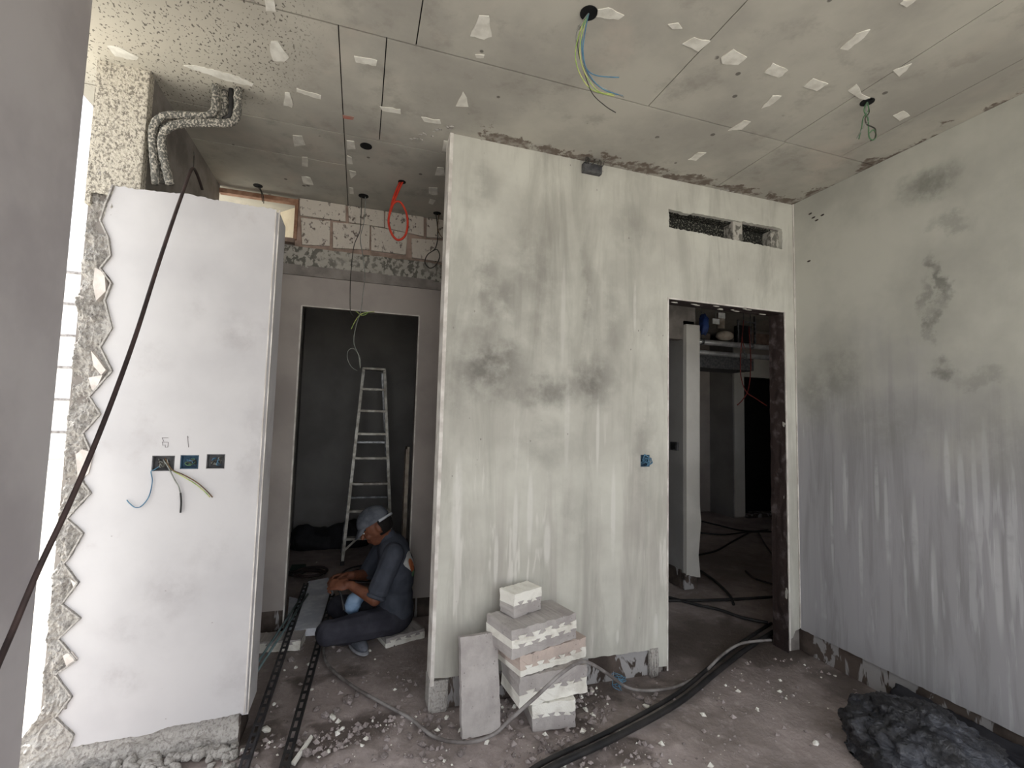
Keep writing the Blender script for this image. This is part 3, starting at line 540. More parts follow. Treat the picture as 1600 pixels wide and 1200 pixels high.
struct('daylight_board', MB().prism([(-1.2, 4.6, 2.4), (-.49, 3.80, 2.4), (-.49, 3.80, CEIL), (-1.2, 4.6, CEIL)], (.03, .03, 0)), M['cream'], 'cream board added at an angle to catch daylight behind the small high opening', 'window')  # board added and splayed to catch daylight from the left
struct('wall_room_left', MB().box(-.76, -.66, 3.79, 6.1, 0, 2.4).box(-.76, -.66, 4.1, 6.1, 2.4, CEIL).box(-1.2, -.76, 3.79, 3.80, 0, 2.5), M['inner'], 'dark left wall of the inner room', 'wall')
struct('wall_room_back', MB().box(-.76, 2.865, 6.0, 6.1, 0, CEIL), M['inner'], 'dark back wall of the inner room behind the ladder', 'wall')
struct('room_shade_partition', MB().box(1.1, 1.2, 3.79, 6.0, 0, CEIL), M['inner'], 'unseen partition added to keep the inner room dark', 'wall')  # partition added out of view to block light from the inner room
# corridor walls beyond the right doorway
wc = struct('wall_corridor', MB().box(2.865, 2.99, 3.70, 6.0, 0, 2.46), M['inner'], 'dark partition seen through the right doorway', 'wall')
part('end_plaster', MB().slab(jag([(2.87, .13), (3.02, .10)], .02, .006, rj)[:-1] + [(3.02, .10), (3.0, .3), (3.03, .6), (3.015, .75), (3.02, 2.42), (2.87, 2.42)], [], lambda a, b: Vector((a, 3.66, b)), (0, .04, 0)), M['postp'], wc, 'pale plaster end of the partition')
part('bare_base', MB().box(2.855, 2.99, 3.67, 3.72, 0, .14).box(2.85, 2.87, 3.72, 6, 0, .16), M['bare'], wc)
wh = struct('wall_hall', MB().box(5.79, 5.98, 6.22, 7.0, 0, 2.9).box(4.0, 5.79, 6.75, 6.85, 0, CEIL).box(5.98, 8.6, 6.22, 6.35, 2.29, CEIL).box(6.9, 8.6, 6.22, 6.35, 0, CEIL).box(5.98, 8.6, 7.3, 7.4, 0, CEIL), M['backp'], 'grey hall wall with a dark doorway deep beyond the right opening', 'wall')
part('end_face', MB().box(5.79, 5.99, 6.20, 6.225, .02, 2.75), M['postp'], wh)
part('side_face', MB().box(5.775, 5.79, 6.22, 6.75, 0, 2.9), M['inner'], wh)
part('lintel_face', MB().box(5.99, 7.0, 6.19, 6.225, 2.28, 2.62), M['postp'], wh)
part('brick', MB().box(5.99, 6.45, 6.19, 6.225, 2.78, 3.02), M['mortar'], wh); part('brick', MB().box(6.46, 6.95, 6.19, 6.225, 2.78, 3.02), M['mortar'], wh)
part('threshold', MB().box(5.99, 6.95, 6.15, 6.35, 0, .06), M['bare'], wh)
part('doorway_shade_panel', MB().box(5.99, 6.9, 6.5, 6.55, .0, 2.3), M['dark'], wh)  # near-black panel standing for the unlit room beyond the doorway
struct('wall_hall_far', MB().box(2.95, 8.6, 8.3, 8.4, 0, CEIL).box(8.5, 8.6, 2.5, 8.4, 0, CEIL).box(3.0, 3.9, 2.45, 2.53, 0, CEIL).box(5.3, 8.6, 2.45, 2.53, 0, CEIL).box(3.9, 5.3, 2.45, 2.53, 0, 1.2).box(3.9, 5.3, 2.45, 2.53, 2.3, CEIL).box(-1.2, 3, 8.3, 8.4, 0, CEIL), M['inner'], 'dark outer walls of the hall, with an unseen opening added for daylight', 'wall')  # unseen opening added on the near side to let daylight into the hall

# ================================================================== OBJECTS
# --- person
def HP(px, py, Y): return onY(px, py, Y)
def remeshed(mb, voxel, it=4):
    me = mb.mesh('tmp', M['skin'], fix=False); o = bpy.data.objects.new('tmp', me); COL.objects.link(o)
    r = o.modifiers.new('r', 'REMESH'); r.mode = 'VOXEL'; r.voxel_size = voxel
    s_ = o.modifiers.new('s', 'SMOOTH'); s_.iterations = it; s_.factor = .5
    dg = bpy.context.evaluated_depsgraph_get(); ev = o.evaluated_get(dg); res = bpy.data.meshes.new_from_object(ev)
    bpy.data.objects.remove(o); return res
def place_mesh(name, me, mat, parent, label=None):
    me.materials.clear(); me.materials.append(mat); b = wloc(parent); me.transform(Matrix.Translation(-b))
    me.polygons.foreach_set('use_smooth', [True]*len(me.polygons)); me.name = name
    o = link(name, me, parent)
    if label: o['label'] = label
    return o
J = dict(pel=Vector((.27, 3.40, .16)), waist=Vector((.285, 3.395, .30)), chest=Vector((.285, 3.39, .47)), upch=Vector((.255, 3.385, .60)), neck=Vector((.205, 3.38, .675)),
         ls=Vector((.255, 3.225, .60)), le=Vector((.145, 3.15, .35)), lw=Vector((-.005, 3.22, .425)), rs=Vector((.225, 3.55, .60)), re_=Vector((.10, 3.60, .36)), rw=Vector((-.01, 3.42, .42)),
         lh=Vector((.25, 3.30, .15)), lk=Vector((-.12, 3.17, .165)), la=Vector((.04, 3.30, .075)), rh=Vector((.25, 3.49, .15)), rk=Vector((-.08, 3.62, .15)), ra=Vector((.06, 3.44, .08)))
HC = Vector((.140, 3.372, .755))
Rh = Matrix.Rotation(math.radians(-32), 3, 'Y')         # head bowed: faces -X and down
def hd(x, y, z): return HC + Rh @ Vector((x, y, z))
b = MB()
b.ell(HC, (.098, .077, .108), Rh, 20, 14); b.ell(hd(-.03, 0, -.055), (.066, .058, .07), Rh, 16, 10)           # skull, jaw
b.ell(hd(-.055, 0, -.098), (.026, .03, .02), Rh, 10, 8); b.cap(hd(-.092, 0, .012), hd(-.112, 0, -.026), .010, .015)   # chin, nose
b.ell(hd(-.088, 0, -.062), (.013, .026, .008), Rh, 10, 8); b.ell(hd(-.087, 0, -.075), (.012, .023, .007), Rh, 10, 8)     # lips
b.ell(hd(-.083, 0, .026), (.016, .056, .012), Rh, 12, 8)                                                              # brow
for s_ in (-1, 1): b.ell(hd(.012, s_*.078, -.01), (.018, .009, .031), Rh, 10, 8); b.ell(hd(-.068, s_*.04, -.03), (.026, .022, .022), Rh, 10, 8)
b.cap(J['neck']+Vector((.02, 0, -.03)), hd(.02, 0, -.06), .056, .052)
b.cap(J['pel'], J['waist'], .12, .11); b.cap(J['waist'], J['chest'], .11, .115); b.cap(J['chest'], J['upch'], .115, .09)
b.cap(J['ls'], J['rs'], .055, .055)
for s_, e_, w_ in (('ls', 'le', 'lw'), ('rs', 're_', 'rw')):
    b.cap(J[s_], J[e_], .052, .041); b.cap(J[e_], J[w_], .042, .027)
for h_, k_, a_ in (('lh', 'lk', 'la'), ('rh', 'rk', 'ra')):
    b.cap(J[h_], J[k_], .08, .055); b.cap(J[k_], J[a_], .055, .037)
# hands: palm, four fingers, thumb
def hand(W, dirv, side, palm_n):
    d = Vector(dirv).normalized(); n = Vector(palm_n).normalized(); sd_ = d.cross(n).normalized()
    R_ = Matrix((d, sd_, n)).transposed(); pc = W + d*.05
    b.cap(W-d*.01, W+d*.02, .026, .027); b.ell(pc, (.05, .042, .018), R_, 14, 10)
    for i in range(4):
        o_ = (i-1.5)*.0195; L_ = (.036, .042, .040, .031)[i]
        p0 = pc + d*.032 + sd_*o_; p1 = p0 + d*L_*.9 + n*.006; p2 = p1 + d*.012 + n*.028; p3 = p2 - d*.016 + n*.016
        b.cap(p0, p1, .0098, .009, n=8); b.cap(p1, p2, .009, .0084, n=8); b.cap(p2, p3, .0084, .0075, n=8)
    t0 = pc - d*.018 + sd_*side*.034; t1 = t0 + d*.03 + sd_*side*.018 + n*.018; t2 = t1 + d*.022 - sd_*side*.012 + n*.014
    b.cap(t0, t1, .013, .011, n=8); b.cap(t1, t2, .0105, .0085, n=8)
    return pc
ph1 = hand(J['lw'], (-.95, .18, .05), -1, (-.1, .55, -.6)); ph2 = hand(J['rw'], (-.95, -.25, .05), 1, (-.1, -.55, -.6))
person = thing('person', 'person in charcoal T-shirt and grey cap sitting cross-legged, working with both hands', 'person', (.2, 3.4, 0))
place_mesh('body', remeshed(b, .0048, 3), M['skin'], person)
# shirt
s = MB(); 
s.ell(J['waist']+Vector((0, 0, -.05)), (.125, .168, .16), None, 20, 14); s.ell(J['chest']+Vector((.0, 0, -.03)), (.128, .18, .20), Matrix.Rotation(math.radians(-6), 3, 'Y'), 20, 14)
s.ell(J['upch']+Vector((.012, 0, -.03)), (.108, .178, .125), Matrix.Rotation(math.radians(-20), 3, 'Y'), 20, 14); s.cap(J['neck']+Vector((.04, 0, -.06)), J['neck']+Vector((.015, 0, -.012)), .078, .066)
s.ell(J['pel']+Vector((.02, 0, .03)), (.13, .168, .095), None, 18, 12)
for a_, c_ in (('ls', 'le'), ('rs', 're_')):
    q = J[a_].lerp(J[c_], .80); s.cap(J[a_], q, .071, .066)
for v in s.v: v += Vector((0, 0, 0)) + .006*Vector((fbm(v*9), fbm(v*9+Vector((3, 1, 0))), 0))
shm = remeshed(s, .0065, 3)
sh_v = [v.co.copy() for v in shm.vertices]; sh_f = [tuple(p.vertices) for p in shm.polygons]; SB = BVHTree.FromPolygons(sh_v, sh_f)
shirt = place_mesh('shirt', shm, M['shirt'], person, 'charcoal T-shirt')
# sleeve hem
for a_, c_ in (('ls', 'le'), ('rs', 're_')):
    q = J[a_].lerp(J[c_], .80); d_ = (J[c_]-J[a_]).normalized(); part('sleeve_hem', MB().tube([q+d_*.035, q+d_*.052, q+d_*.058], .066, 18, 0, [.064, .063, .050]), M['shirt'], shirt, smooth=True)
# print on the back, laid on the shirt
def back_print(name, ring, mat, lift, lab):
    """ring: outline in pixels; fill fan projected on to the shirt from behind"""
    m_ = MB(); c = Vector((sum(p[0] for p in ring)/len(ring), sum(p[1] for p in ring)/len(ring)))
    V = []; n = len(ring); K = 4
    def hit(py, y):
        org = Vector((.9, y, py)); loc, no, _, _ = SB.ray_cast(org, Vector((-1, 0, 0))); return (loc + no*lift) if loc else org*0+Vector((.4, y, py))
    for k in range(K+1):
        for p in ring: q = c.lerp(Vector(p), k/K); V.append(hit(q.y, q.x))
    m_.add(V, [(k*n+i, k*n+(i+1) % n, (k+1)*n+(i+1) % n, (k+1)*n+i) for k in range(K) for i in range(n)])
    part(name, m_, mat, shirt, lab, fix=False, smooth=True)
ell = lambda cy, cz, ry, rz, n=20: [(cy+ry*math.cos(2*math.pi*i/n), cz+rz*math.sin(2*math.pi*i/n)) for i in range(n)]
back_print('back_print', ell(3.285, .53, .05, .065), M['white'], .0035, 'round white print on the back')
back_print('print_figure', ell(3.283, .50, .028, .045), M['orange'], .006, 'orange patch in the print')
back_print('print_base', ell(3.283, .448, .02, .018), M['greenp'], .0065, 'green foot of the print')
# trousers
t = MB(); t.ell(J['pel']+Vector((0, 0, -.02)), (.15, .175, .11), None, 20, 12)
for h_, k_, a_ in (('lh', 'lk', 'la'), ('rh', 'rk', 'ra')):
    t.cap(J[h_], J[k_], .098, .077); t.cap(J[k_], J[a_]+Vector((-.02, 0, 0)), .075, .052)
for v in t.v: v += .008*Vector((fbm(v*8), fbm(v*8+Vector((3, 1, 0))), fbm(v*8+Vector((0, 5, 2))))); v.z = max(v.z, .064 if v.x > .18 else .035)
place_mesh('trousers', remeshed(t, .0065, 3), M['trouser'], person, 'dark grey trousers')
# shoes
for (a_, d_) in (('la', Vector((.35, -.85, 0))), ('ra', Vector((.5, .3, 0)))):
    d_.normalize(); A = J[a_]; R_ = Matrix((d_, Vector((0, 0, 1)).cross(d_), Vector((0, 0, 1)))).transposed()
    m_ = MB(); m_.ell(A+d_*.06+Vector((0, 0, -.025)), (.115, .043, .036), R_, 16, 10); m_.ell(A+Vector((0, 0, .0)), (.055, .045, .045), R_, 14, 10)
    sh_ = place_mesh('shoe', remeshed(m_, .006, 3), M['shoe'], person, 'grey shoe')
    part('sole', MB().ell(A+d_*.06+Vector((0, 0, -.055)), (.12, .046, .013), R_, 18, 8), M['sole'], sh_, smooth=True)
# hair, cap
hm = MB(); hm.ell(hd(.022, 0, -.005), (.09, .083, .098), Rh, 20, 14)
hm.f = [f for f in hm.f if True]
hv = [v for v in hm.v]
keep = [i for i, v in enumerate(hv) if (lambda q: (q.x > -.005 and q.z > -.072) or (q.z > .035))(Rh.inverted() @ (v-HC))]
ks = set(keep); hm2 = MB(); hm2.v = hv; hm2.f = [f for f in hm.f if all(i in ks for i in f)]; hm2.mi = [0]*len(hm2.f)
part('hair', hm2, M['hair'], person, 'short black hair', smooth=True)
cp = MB(); cp.ell(hd(.0, 0, .035), (.113, .092, .098), Rh, 24, 16); cv = cp.v
ks = set(i for i, v in enumerate(cv) if (Rh.inverted() @ (v-HC)).z > .018 + .25*max(0, -(Rh.inverted() @ (v-HC)).x)*.2)
c2 = MB(); c2.v = cv; c2.f = [f for f in cp.f if all(i in ks for i in f)]; c2.mi = [0]*len(c2.f)
cap = part('cap', c2, M['cap'], person, 'grey baseball cap', smooth=True)
br = MB(); N_ = 14
pts_o = [hd(-.06-.098*math.cos((i/N_-.5)*math.pi)*1.0, .086*math.sin((i/N_-.5)*math.pi), .03-.035*math.cos((i/N_-.5)*math.pi)) for i in range(N_+1)]
pts_i = [hd(-.06-.045*math.cos((i/N_-.5)*math.pi), .088*math.sin((i/N_-.5)*math.pi), .042) for i in range(N_+1)]
th = Rh @ Vector((0, 0, -.005))
br.add(pts_o+pts_i+[p+th for p in pts_o]+[p+th for p in pts_i], [(i, i+1, N_+2+i, N_+1+i) for i in range(N_)] + [(2*N_+2+i, 3*N_+3+i, 3*N_+4+i, 2*N_+3+i) for i in range(N_)] + [(i, 2*N_+2+i, 2*N_+3+i, i+1) for i in range(N_)])
part('visor', br, M['cap'], cap, smooth=True)
bd = MB(); bd.tube([hd(.02+.100*math.sin(a), -.0945*math.cos(a)*1.0, .012+.02*math.cos(a)) for a in lin(.15, 1.5, 10)], .010, 8)
part('cap_strap', bd, M['capband'], cap, 'pale strap at the back of the cap', smooth=True)
for s_ in (-1, 1): part('eye', MB().ell(hd(-.087, s_*.033, .004), (.008, .014, .006), Rh, 10, 8), M['white'], person, smooth=True)
# tool held in the hands
hc = (ph1+ph2)/2
solo('cable_end', MB().tube(smooth_path([hc+Vector((.0, .06, .01)), hc+Vector((-.02, 0, -.035)), hc+Vector((.0, -.03, -.09)), hc+Vector((.02, -.05, -.17))]), .008, 8), M['black'], 'black cable end held in the seated person\'s hands', 'cable', tuple(hc+Vector((0, 0, -.17))), smooth=True)

# --- aerated blocks with dovetailed foam core
def sandwich(name, label, base, L_, D_, H_, rot, fz0, fz1, teeth, group=None, tilt=(0, 0), concrete='aac', seed=1, top=True, bottom=True):
    rd = random.Random(seed); t_ = thing(name, label, 'block', base, group)
    t_.rotation_euler = (math.radians(tilt[0]), math.radians(tilt[1]), math.radians(rot))
    def edge(z):                                   # dovetail line along x
        out = []; p = L_/teeth; a = .014
        for k in range(teeth):
            x = -L_/2 + k*p
            out += [(x, z-a*.5), (x+p*.5+.006, z-a*.5+rd.uniform(-.002, .002)), (x+p*.5-.006, z+a*.6), (x+p-.001+.006 if k < teeth-1 else x+p, z+a*.6)]
            if k < teeth-1: out += [(x+p-.006, z-a*.5)]
        return out
    e0 = edge(fz0) if bottom else [(-L_/2, 0.001), (L_/2, .001)]; e1 = edge(fz1) if top else [(-L_/2, H_), (L_/2, H_)]
    def pr(poly, grow=0):
        poly = jag(list(poly)+[poly[0]], .011, .0013, rd)[:-1]
        m_ = MB(); P3 = [Vector((x, -D_/2-grow, z)) for x, z in poly]; return m_.prism(P3, (0, D_+2*grow, 0))
    def put(nm, mb_, mt, lab=None):
        for v in mb_.v: v += .006*Vector((fbm(v*22+Vector((seed, 0, 0))), fbm(v*22+Vector((0, seed, 3))), fbm(v*22+Vector((3, 0, seed)))))
        o_ = link(nm, mb_.mesh(nm, M[mt]), t_)
        if lab: o_['label'] = lab
    if bottom: put('concrete_layer', pr([(-L_/2, 0), (L_/2, 0)] + list(reversed(e0))), concrete, 'grey aerated concrete layer')
    if top: put('concrete_layer', pr(e1 + [(L_/2, H_), (-L_/2, H_)]), concrete, 'grey aerated concrete layer')
    put('foam_core', pr(e0 + list(reversed(e1)), .002), 'foam', 'white toothed foam core')
    return t_
GB = 'blocks stacked against the front wall'
def between(pl, pr_, z):     # base centre and yaw of a block whose front foot runs between two pixels at height z
    a, b_ = onZ(*pl, z), onZ(*pr_, z); return a, b_
def blk(pl, pr_, z, D_, **k):
    a, b_ = between(pl, pr_, z); d = b_-a; L_ = d.length; yaw = math.atan2(d.y, d.x); n = Vector((-math.sin(yaw), math.cos(yaw), 0))
    c = (a+b_)/2 + n*D_/2
    return sandwich(base=(c.x, c.y, z), L_=L_, D_=D_, rot=math.degrees(yaw), **k)
blk((831, 1144), (899, 1136), 0.0, .20, name='insulated_block', label='short block at the very bottom of the stack, white foam on top', H_=.13, fz0=.07, fz1=.13, teeth=4, group=GB, seed=2, top=False)
blk((811, 1107), (917, 1081), .132, .22, name='insulated_block', label='grey block with a wide white foam underside, second from the bottom of the stack', H_=.14, fz0=0, fz1=.065, teeth=5, group=GB, seed=3, bottom=False)
blk((812, 1059), (915, 1025), .274, .22, name='insulated_block', label='pinkish block with broken white foam edge in the middle of the stack', H_=.098, fz0=0, fz1=.038, teeth=6, group=GB, seed=4, bottom=False, concrete='aacpink')
blk((799, 1030), (900, 998), .374, .23, name='insulated_block', label='largest block near the top of the stack, toothed white foam between two grey layers', H_=.128, fz0=.050, fz1=.088, teeth=5, group=GB, seed=5)
sandwich('insulated_block', 'small broken block piece with a white foam cap on top of the stack', tuple(onZ(820, 962, .504) + Vector((0, .07, 0))), .185, .11, .115, 22, .062, .115, 3, GB, (0, 0), 'aac', 6, top=False)
# leaning slab
sa, sb = onZ(722, 1158, .005), onZ(783, 1146, .005); d_ = (sb-sa); yaw = math.atan2(d_.y, d_.x)
slab = MB(); rot = Matrix.Rotation(yaw, 3, 'Z') @ Matrix.Rotation(math.radians(-14), 3, 'X'); c0 = (sa+sb)/2
bm_ = MB(); hx = d_.length/2
ol = jag([(-hx, 0), (hx, 0), (hx, .43), (-hx, .425), (-hx, 0)], .03, .0025, random.Random(4))[:-1]
bm_.prism([Vector((x, 0, z)) for x, z in ol], (0, .045, 0))
o = solo('concrete_slab', bm_, M['aac'], 'flat grey aerated concrete slab leaning against the wall beside the block stack', 'slab', bevel=.003)
o.location = c0 + Vector((0, 0, .006)); o.rotation_euler = rot.to_euler()
# block the person sits on
sandwich('insulated_block', 'white foam block under the seated person', (.335, 3.36, .0), .27, .16, .062, 18, 0, .036, 4, None, (0, 0), 'aac', 8, bottom=False)
sandwich('insulated_block', 'broken white foam piece lying behind the slotted channels in the recess', (-.43, 3.44, .0), .30, .14, .065, -6, 0, .045, 3, None, (0, 0), 'aac', 9, bottom=False)

# --- step ladder
LB = .0
lad = thing('step_ladder', 'worn aluminium step ladder standing in the dark inner room', 'ladder', (.14, 5.12, 0))
def rail(side, z): # front rail point; leans back
    t_ = z/1.99; x = (-.095 + t_*.115) if side < 0 else (.385 - t_*.150); return Vector((x, 5.10+.16*t_, z))
for s_ in (-1, 1): part('front_rail', MB().bar(rail(s_, 0), rail(s_, 1.985), .028, .05, (0, 1, 0)), M['alu'], lad)
for s_ in (-1, 1):
    x = .12 + s_*.095; part('rear_leg', MB().bar((.145+s_*.26, 5.50, .015), (x, 5.31, 1.95), .022, .03, (0, 1, 0)), M['galv'], lad)
for z in (1.77, 1.54, 1.30, 1.05, .79, .52, .25):
    a, b_ = rail(-1, z), rail(1, z); part('tread', MB().box(a.x, b_.x, a.y-.035, a.y+.045, z-.014, z+.008), M['alu'], lad)
a, b_ = rail(-1, 1.985), rail(1, 1.985); part('top_cap', MB().box(a.x-.01, b_.x+.01, a.y-.05, a.y+.09, 1.975, 2.0), M['alu'], lad, bevel=.004)
for s_ in (-1, 1):
    a = rail(s_, .25); part('brace', MB().bar(rail(s_, .13), a + Vector((-s_*.11, 0, -.012)), .02, .006, (0, 1, 0)), M['alu'], lad)
    part('foot', MB().obox(rail(s_, .02), (.04, .06, .04)), M['black'], lad)
for z in (.6, 1.2): part('rear_bar', MB().bar((.145-.26+.165*z/1.95, 5.50-.19*z/1.95, z), (.145+.26-.165*z/1.95, 5.50-.19*z/1.95, z), .02, .02), M['galv'], lad)

# --- slotted channels and conduits on the floor of the recess
def channel(label, p, q, wd, ht, mat, slot=.05, gap=.02):
    p, q = Vector(p), Vector(q); d = q-p; L_ = d.length; d.normalize(); sx = d.cross(Vector((0, 0, 1))).normalized(); u = sx.cross(d)
    R_ = Matrix((sx, d, u)).transposed(); th = .0035
    o = thing('slotted_channel', label, 'channel', p, 'slotted channels in the recess')
    m_ = MB(); n = int(L_/(slot+gap))
    for s_ in (-1, 1): m_.obox(p+d*L_/2+sx*s_*(wd*.36)+u*ht, (wd*.28, L_, th), R_)
    for k in range(n+1): m_.obox(p+d*(k*(slot+gap)+gap/2)+u*ht, (wd*.46, gap, th), R_)
    part('slotted_web', m_, mat, o)
    for s_ in (-1, 1): part('flange', MB().obox(p+d*L_/2+sx*s_*wd/2+u*ht/2, (th, L_, ht), R_), mat, o)
def pz(x, y, z): return onZ(x, y, z)
channel('dark slotted channel on the left, resting across the white sheet', pz(370, 1235, .006), pz(478, 915, .09), .036, .02, M['blackchan'])
channel('black slotted channel on the right, running under the seated person\'s knee', pz(438, 1225, .006), pz(519, 932, .09), .036, .02, M['black'])
g_ = 'pale green conduits beside the channels'
for k, (a, b_) in enumerate((((396, 1045), (476, 925)), ((401, 1050), (481, 928)))):
    p, q = pz(*a, .078), pz(*b_, .125)
    solo('conduit_pipe', MB().tube([p, p.lerp(q, .5), q], .007, 8), M['greenpipe'], ('upper' if k == 0 else 'lower') + ' of the two thin pale green conduits leaning over the white sheet', 'conduit', tuple(p), g_, smooth=True)
# --- sheets
def sheet(name, label, px, z, th, mat, cat='sheet'):
    P3 = [onZ(x, y, z) for x, y in px]; c = sum(P3, Vector())/len(P3)
    return solo(name, MB().prism(P3, (0, 0, -th)), mat, label, cat, (c.x, c.y, z-th), bevel=.003)
sheet('foam_board', 'thick white foam board lying in the doorway in front of the seated person', [(443, 985), (497, 981), (521, 925), (513, 902), (482, 908), (468, 930)], .055, .05, M['board'], 'board')
sheet('pale_sheet', 'pale grey sheet lying on the inner room floor below the ladder', [(545, 891), (600, 886), (640, 886), (640, 908), (545, 910)], .012, .01, M['sheet'])
sheet('crumpled_sheet', 'small white scrap sheet by the left jamb of the inner doorway', [(449, 965), (452, 932), (462, 934), (470, 938), (456, 970)], .03, .02, M['board'])
sheet('green_tray', 'flat dark green tray on the inner room floor', [(453, 889), (456, 882), (478, 881), (479, 890)], .03, .028, M['green'], 'tray')
solo('plank', MB().obox((.385, 3.93, .63), (.018, .14, 1.24)).obox((.372, 3.93, .63), (.010, .12, 1.20)), M['insul'], 'thin pale plank standing upright behind the right jamb of the inner doorway', 'plank', (.385, 3.93, 0), bevel=.003)
# blue plastic bag by the knee
m_ = MB(); m_.ell((.02, 3.33, .27), (.055, .05, .075), Matrix.Rotation(.5, 3, 'Y'), 18, 14)
for v in m_.v: v += .016*Vector((fbm(v*14), fbm(v*14+Vector((4, 0, 0))), fbm(v*14+Vector((0, 4, 0)))))
solo('plastic_bag', m_, M['bluebag'], 'small pale blue plastic bag in the seated person\'s lap', 'bag', (.02, 3.33, .2), smooth=True)
# coils
def coil(name, label, c, r, n, rad, mat, sd_, flat=.5, group=None):
    rd = random.Random(sd_); pts = []
    for k in range(n*20+1):
        a = k/20*2*math.pi; rr_ = r*(1+.18*math.sin(a*.37+sd_)+rd.uniform(-.015, .015)); pts.append(Vector(c)+Vector((rr_*math.cos(a), rr_*math.sin(a)*flat, rad+.010*math.sin(a*.61)+.010+k*.0004)))
    return solo(name, MB().tube(pts, rad, 6), mat, label, 'cable', tuple(c), group, smooth=True)
coil('cable_coil', 'loose black cable coil on the pale sheet behind the hands', (.14, 4.66, .012), .20, 3, .007, M['black'], 1, 1.0)
coil('cable_coil', 'dark brown cable coil at the left beyond the channels', (-.36, 4.80, 0), .12, 3, .012, M['brown'], 3, .9)
coil('cable_coil', 'small black ring of cable by the inner left jamb', (-.50, 4.85, 0), .06, 2, .009, M['black'], 5, 1)
# black tarp heap in the inner room
m_ = MB()
for (x, y, rx, ry, rz) in ((-.42, 5.80, .28, .16, .17), (-.12, 5.81, .24, .15, .19), (.0, 5.82, .20, .14, .24), (-.52, 5.80, .14, .16, .2)): m_.ell((x, y, .06), (rx, ry, rz), None, 20, 12)
for v in m_.v: v += .035*Vector((fbm(v*7), fbm(v*7+Vector((4, 0, 0))), fbm(v*7+Vector((0, 4, 0))))); v.z = max(v.z, .002)
me = remeshed(m_, .012, 2); me.materials.clear(); me.materials.append(M['cloth']); me.polygons.foreach_set('use_smooth', [True]*len(me.polygons))
me.transform(Matrix.Translation((.3, -5.74, 0))); tag(link('tarp_heap', me, None, (-.3, 5.74, 0)), 'black tarpaulin heap along the back of the inner room', 'tarpaulin')

# --- crumpled black bag lower right
def crumple(c, r, amp, seed, n=90):
    m_ = MB(); m_.ell((0, 0, 0), 1, None, n, n//2)
    for v in m_.v:
        d = v.copy(); q = d*2.0+Vector((seed, 0, 0))
        k = 1 + amp*fbm(q, 3) - amp*.6*abs(fbm(d*4.2+Vector((0, seed, 1)), 3))
        wv = Vector((fbm(d*3+Vector((7, 0, seed)), 2), fbm(d*3+Vector((0, 7, seed)), 2), 0)); k += .055*(1-abs(fbm((d+wv*.35)*Vector((5, 5, 9)).length*.55, 2)))**6
        if d.z < 0: k *= 1+.15*abs(d.z)
        p = Vector((d.x*r[0]*k, d.y*r[1]*k, d.z*r[2]*k)); v.x, v.y, v.z = c[0]+p.x, c[1]+p.y, max(.004, c[2]+p.z)
    return m_
bagt = thing('rubbish_bag', 'large crumpled black plastic rubbish bag on the floor by the right wall', 'bag', (2.4, 1.68, 0))
part('bag_body', crumple((2.44, 1.53, .075), (.27, .29, .17), .17, 3, 170), M['bag'], bagt, smooth=True)
part('bag_fold', crumple((2.58, 1.44, .05), (.14, .18, .12), .35, 9, 50), M['bag'], bagt, smooth=True)
m_ = rough_sheet(lambda u, v: (2.74+.105*u, 1.10+.80*v, .012), lambda u, v: (0, 0, .10*max(0, (u-.15))+.02*fbm(Vector((u*4, v*6, 1)))+.02), lin(0, 1, 30), lin(0, 1, 60))
solo('black_sheet', m_, M['cloth'], 'folded black sheet lying between the rubbish bag and the right wall', 'sheet', (2.73, 1.55, .01), smooth=True, fix=False).modifiers.new('thickness', 'SOLIDIFY').thickness = .008
p = onZ(1327, 1104, .02); solo('paper_cup', MB().tube([p, p+Vector((.025, -.02, .012)), p+Vector((.05, -.045, .024))], .02, 14, 0, [.013, .017, .021]), M['insul'], 'small crushed beige cup beside the rubbish bag', 'cup', tuple(p), smooth=True)

# --- hoses and cables on the floor
def floor_line(px, z): return smooth_path([onZ(x, y, z) for x, y in px], 8)
hb_ = [(820, 1225), (870, 1195), (960, 1153), (1060, 1098), (1120, 1050), (1165, 1015), (1212, 985)]
GH = 'black hoses across the floor'
solo('hose', MB().tube(floor_line(hb_, .024), .015, 10), M['black'], 'thick black hose curving across the floor to the right doorway, nearest the camera', 'hose', tuple(onZ(960, 1150, 0)), GH, smooth=True)
solo('hose', MB().tube(floor_line([(x-7, y-11) for x, y in hb_], .022), .011, 10), M['black'], 'thinner black hose lying along the inner side of the thick hose', 'hose', tuple(onZ(960, 1142, 0)), GH, smooth=True)
gc = [onZ(505, 1000, .02), onZ(510, 1035, .02), onZ(545, 1068, .02), onZ(600, 1100, .02), onZ(640, 1122, .02), onZ(680, 1152, .02), onY(730, 1160, 2.13), onY(770, 1148, 2.10), onY(800, 1122, 2.10), onY(838, 1088, 2.09), onY(880, 1050, 2.12), onY(912, 1034, 2.20), onY(945, 1050, 2.28), onZ(980, 1074, .03), onZ(1015, 1079, .02), onZ(1060, 1072, .02), onZ(1100, 1050, .02), onZ(1130, 1022, .06), onZ(1160, 1005, .075), onZ(1205, 1000, .07)]
solo('flexible_conduit', MB().tube(smooth_path(gc, 8), .0085, 10), M['greycond'], 'grey flexible conduit looping from the recess over the block stack to the right doorway', 'conduit', tuple(onZ(680, 1155, 0)), smooth=True)
m_ = MB(); rd = random.Random(2)
c = onZ(968, 1078, .03)
for k in range(5): m_.tube(smooth_path([c+Vector((rd.uniform(-.04, .04), rd.uniform(-.03, .05), rd.uniform(0, .07))) for _ in range(6)], 5), .0022, 5)
solo('wire_tangle', m_, M['wb'], 'tangle of thin blue wire on the floor beside the block stack', 'wire', tuple(c-Vector((0, 0, .03))), smooth=True)
GC = 'cables on the hall floor'
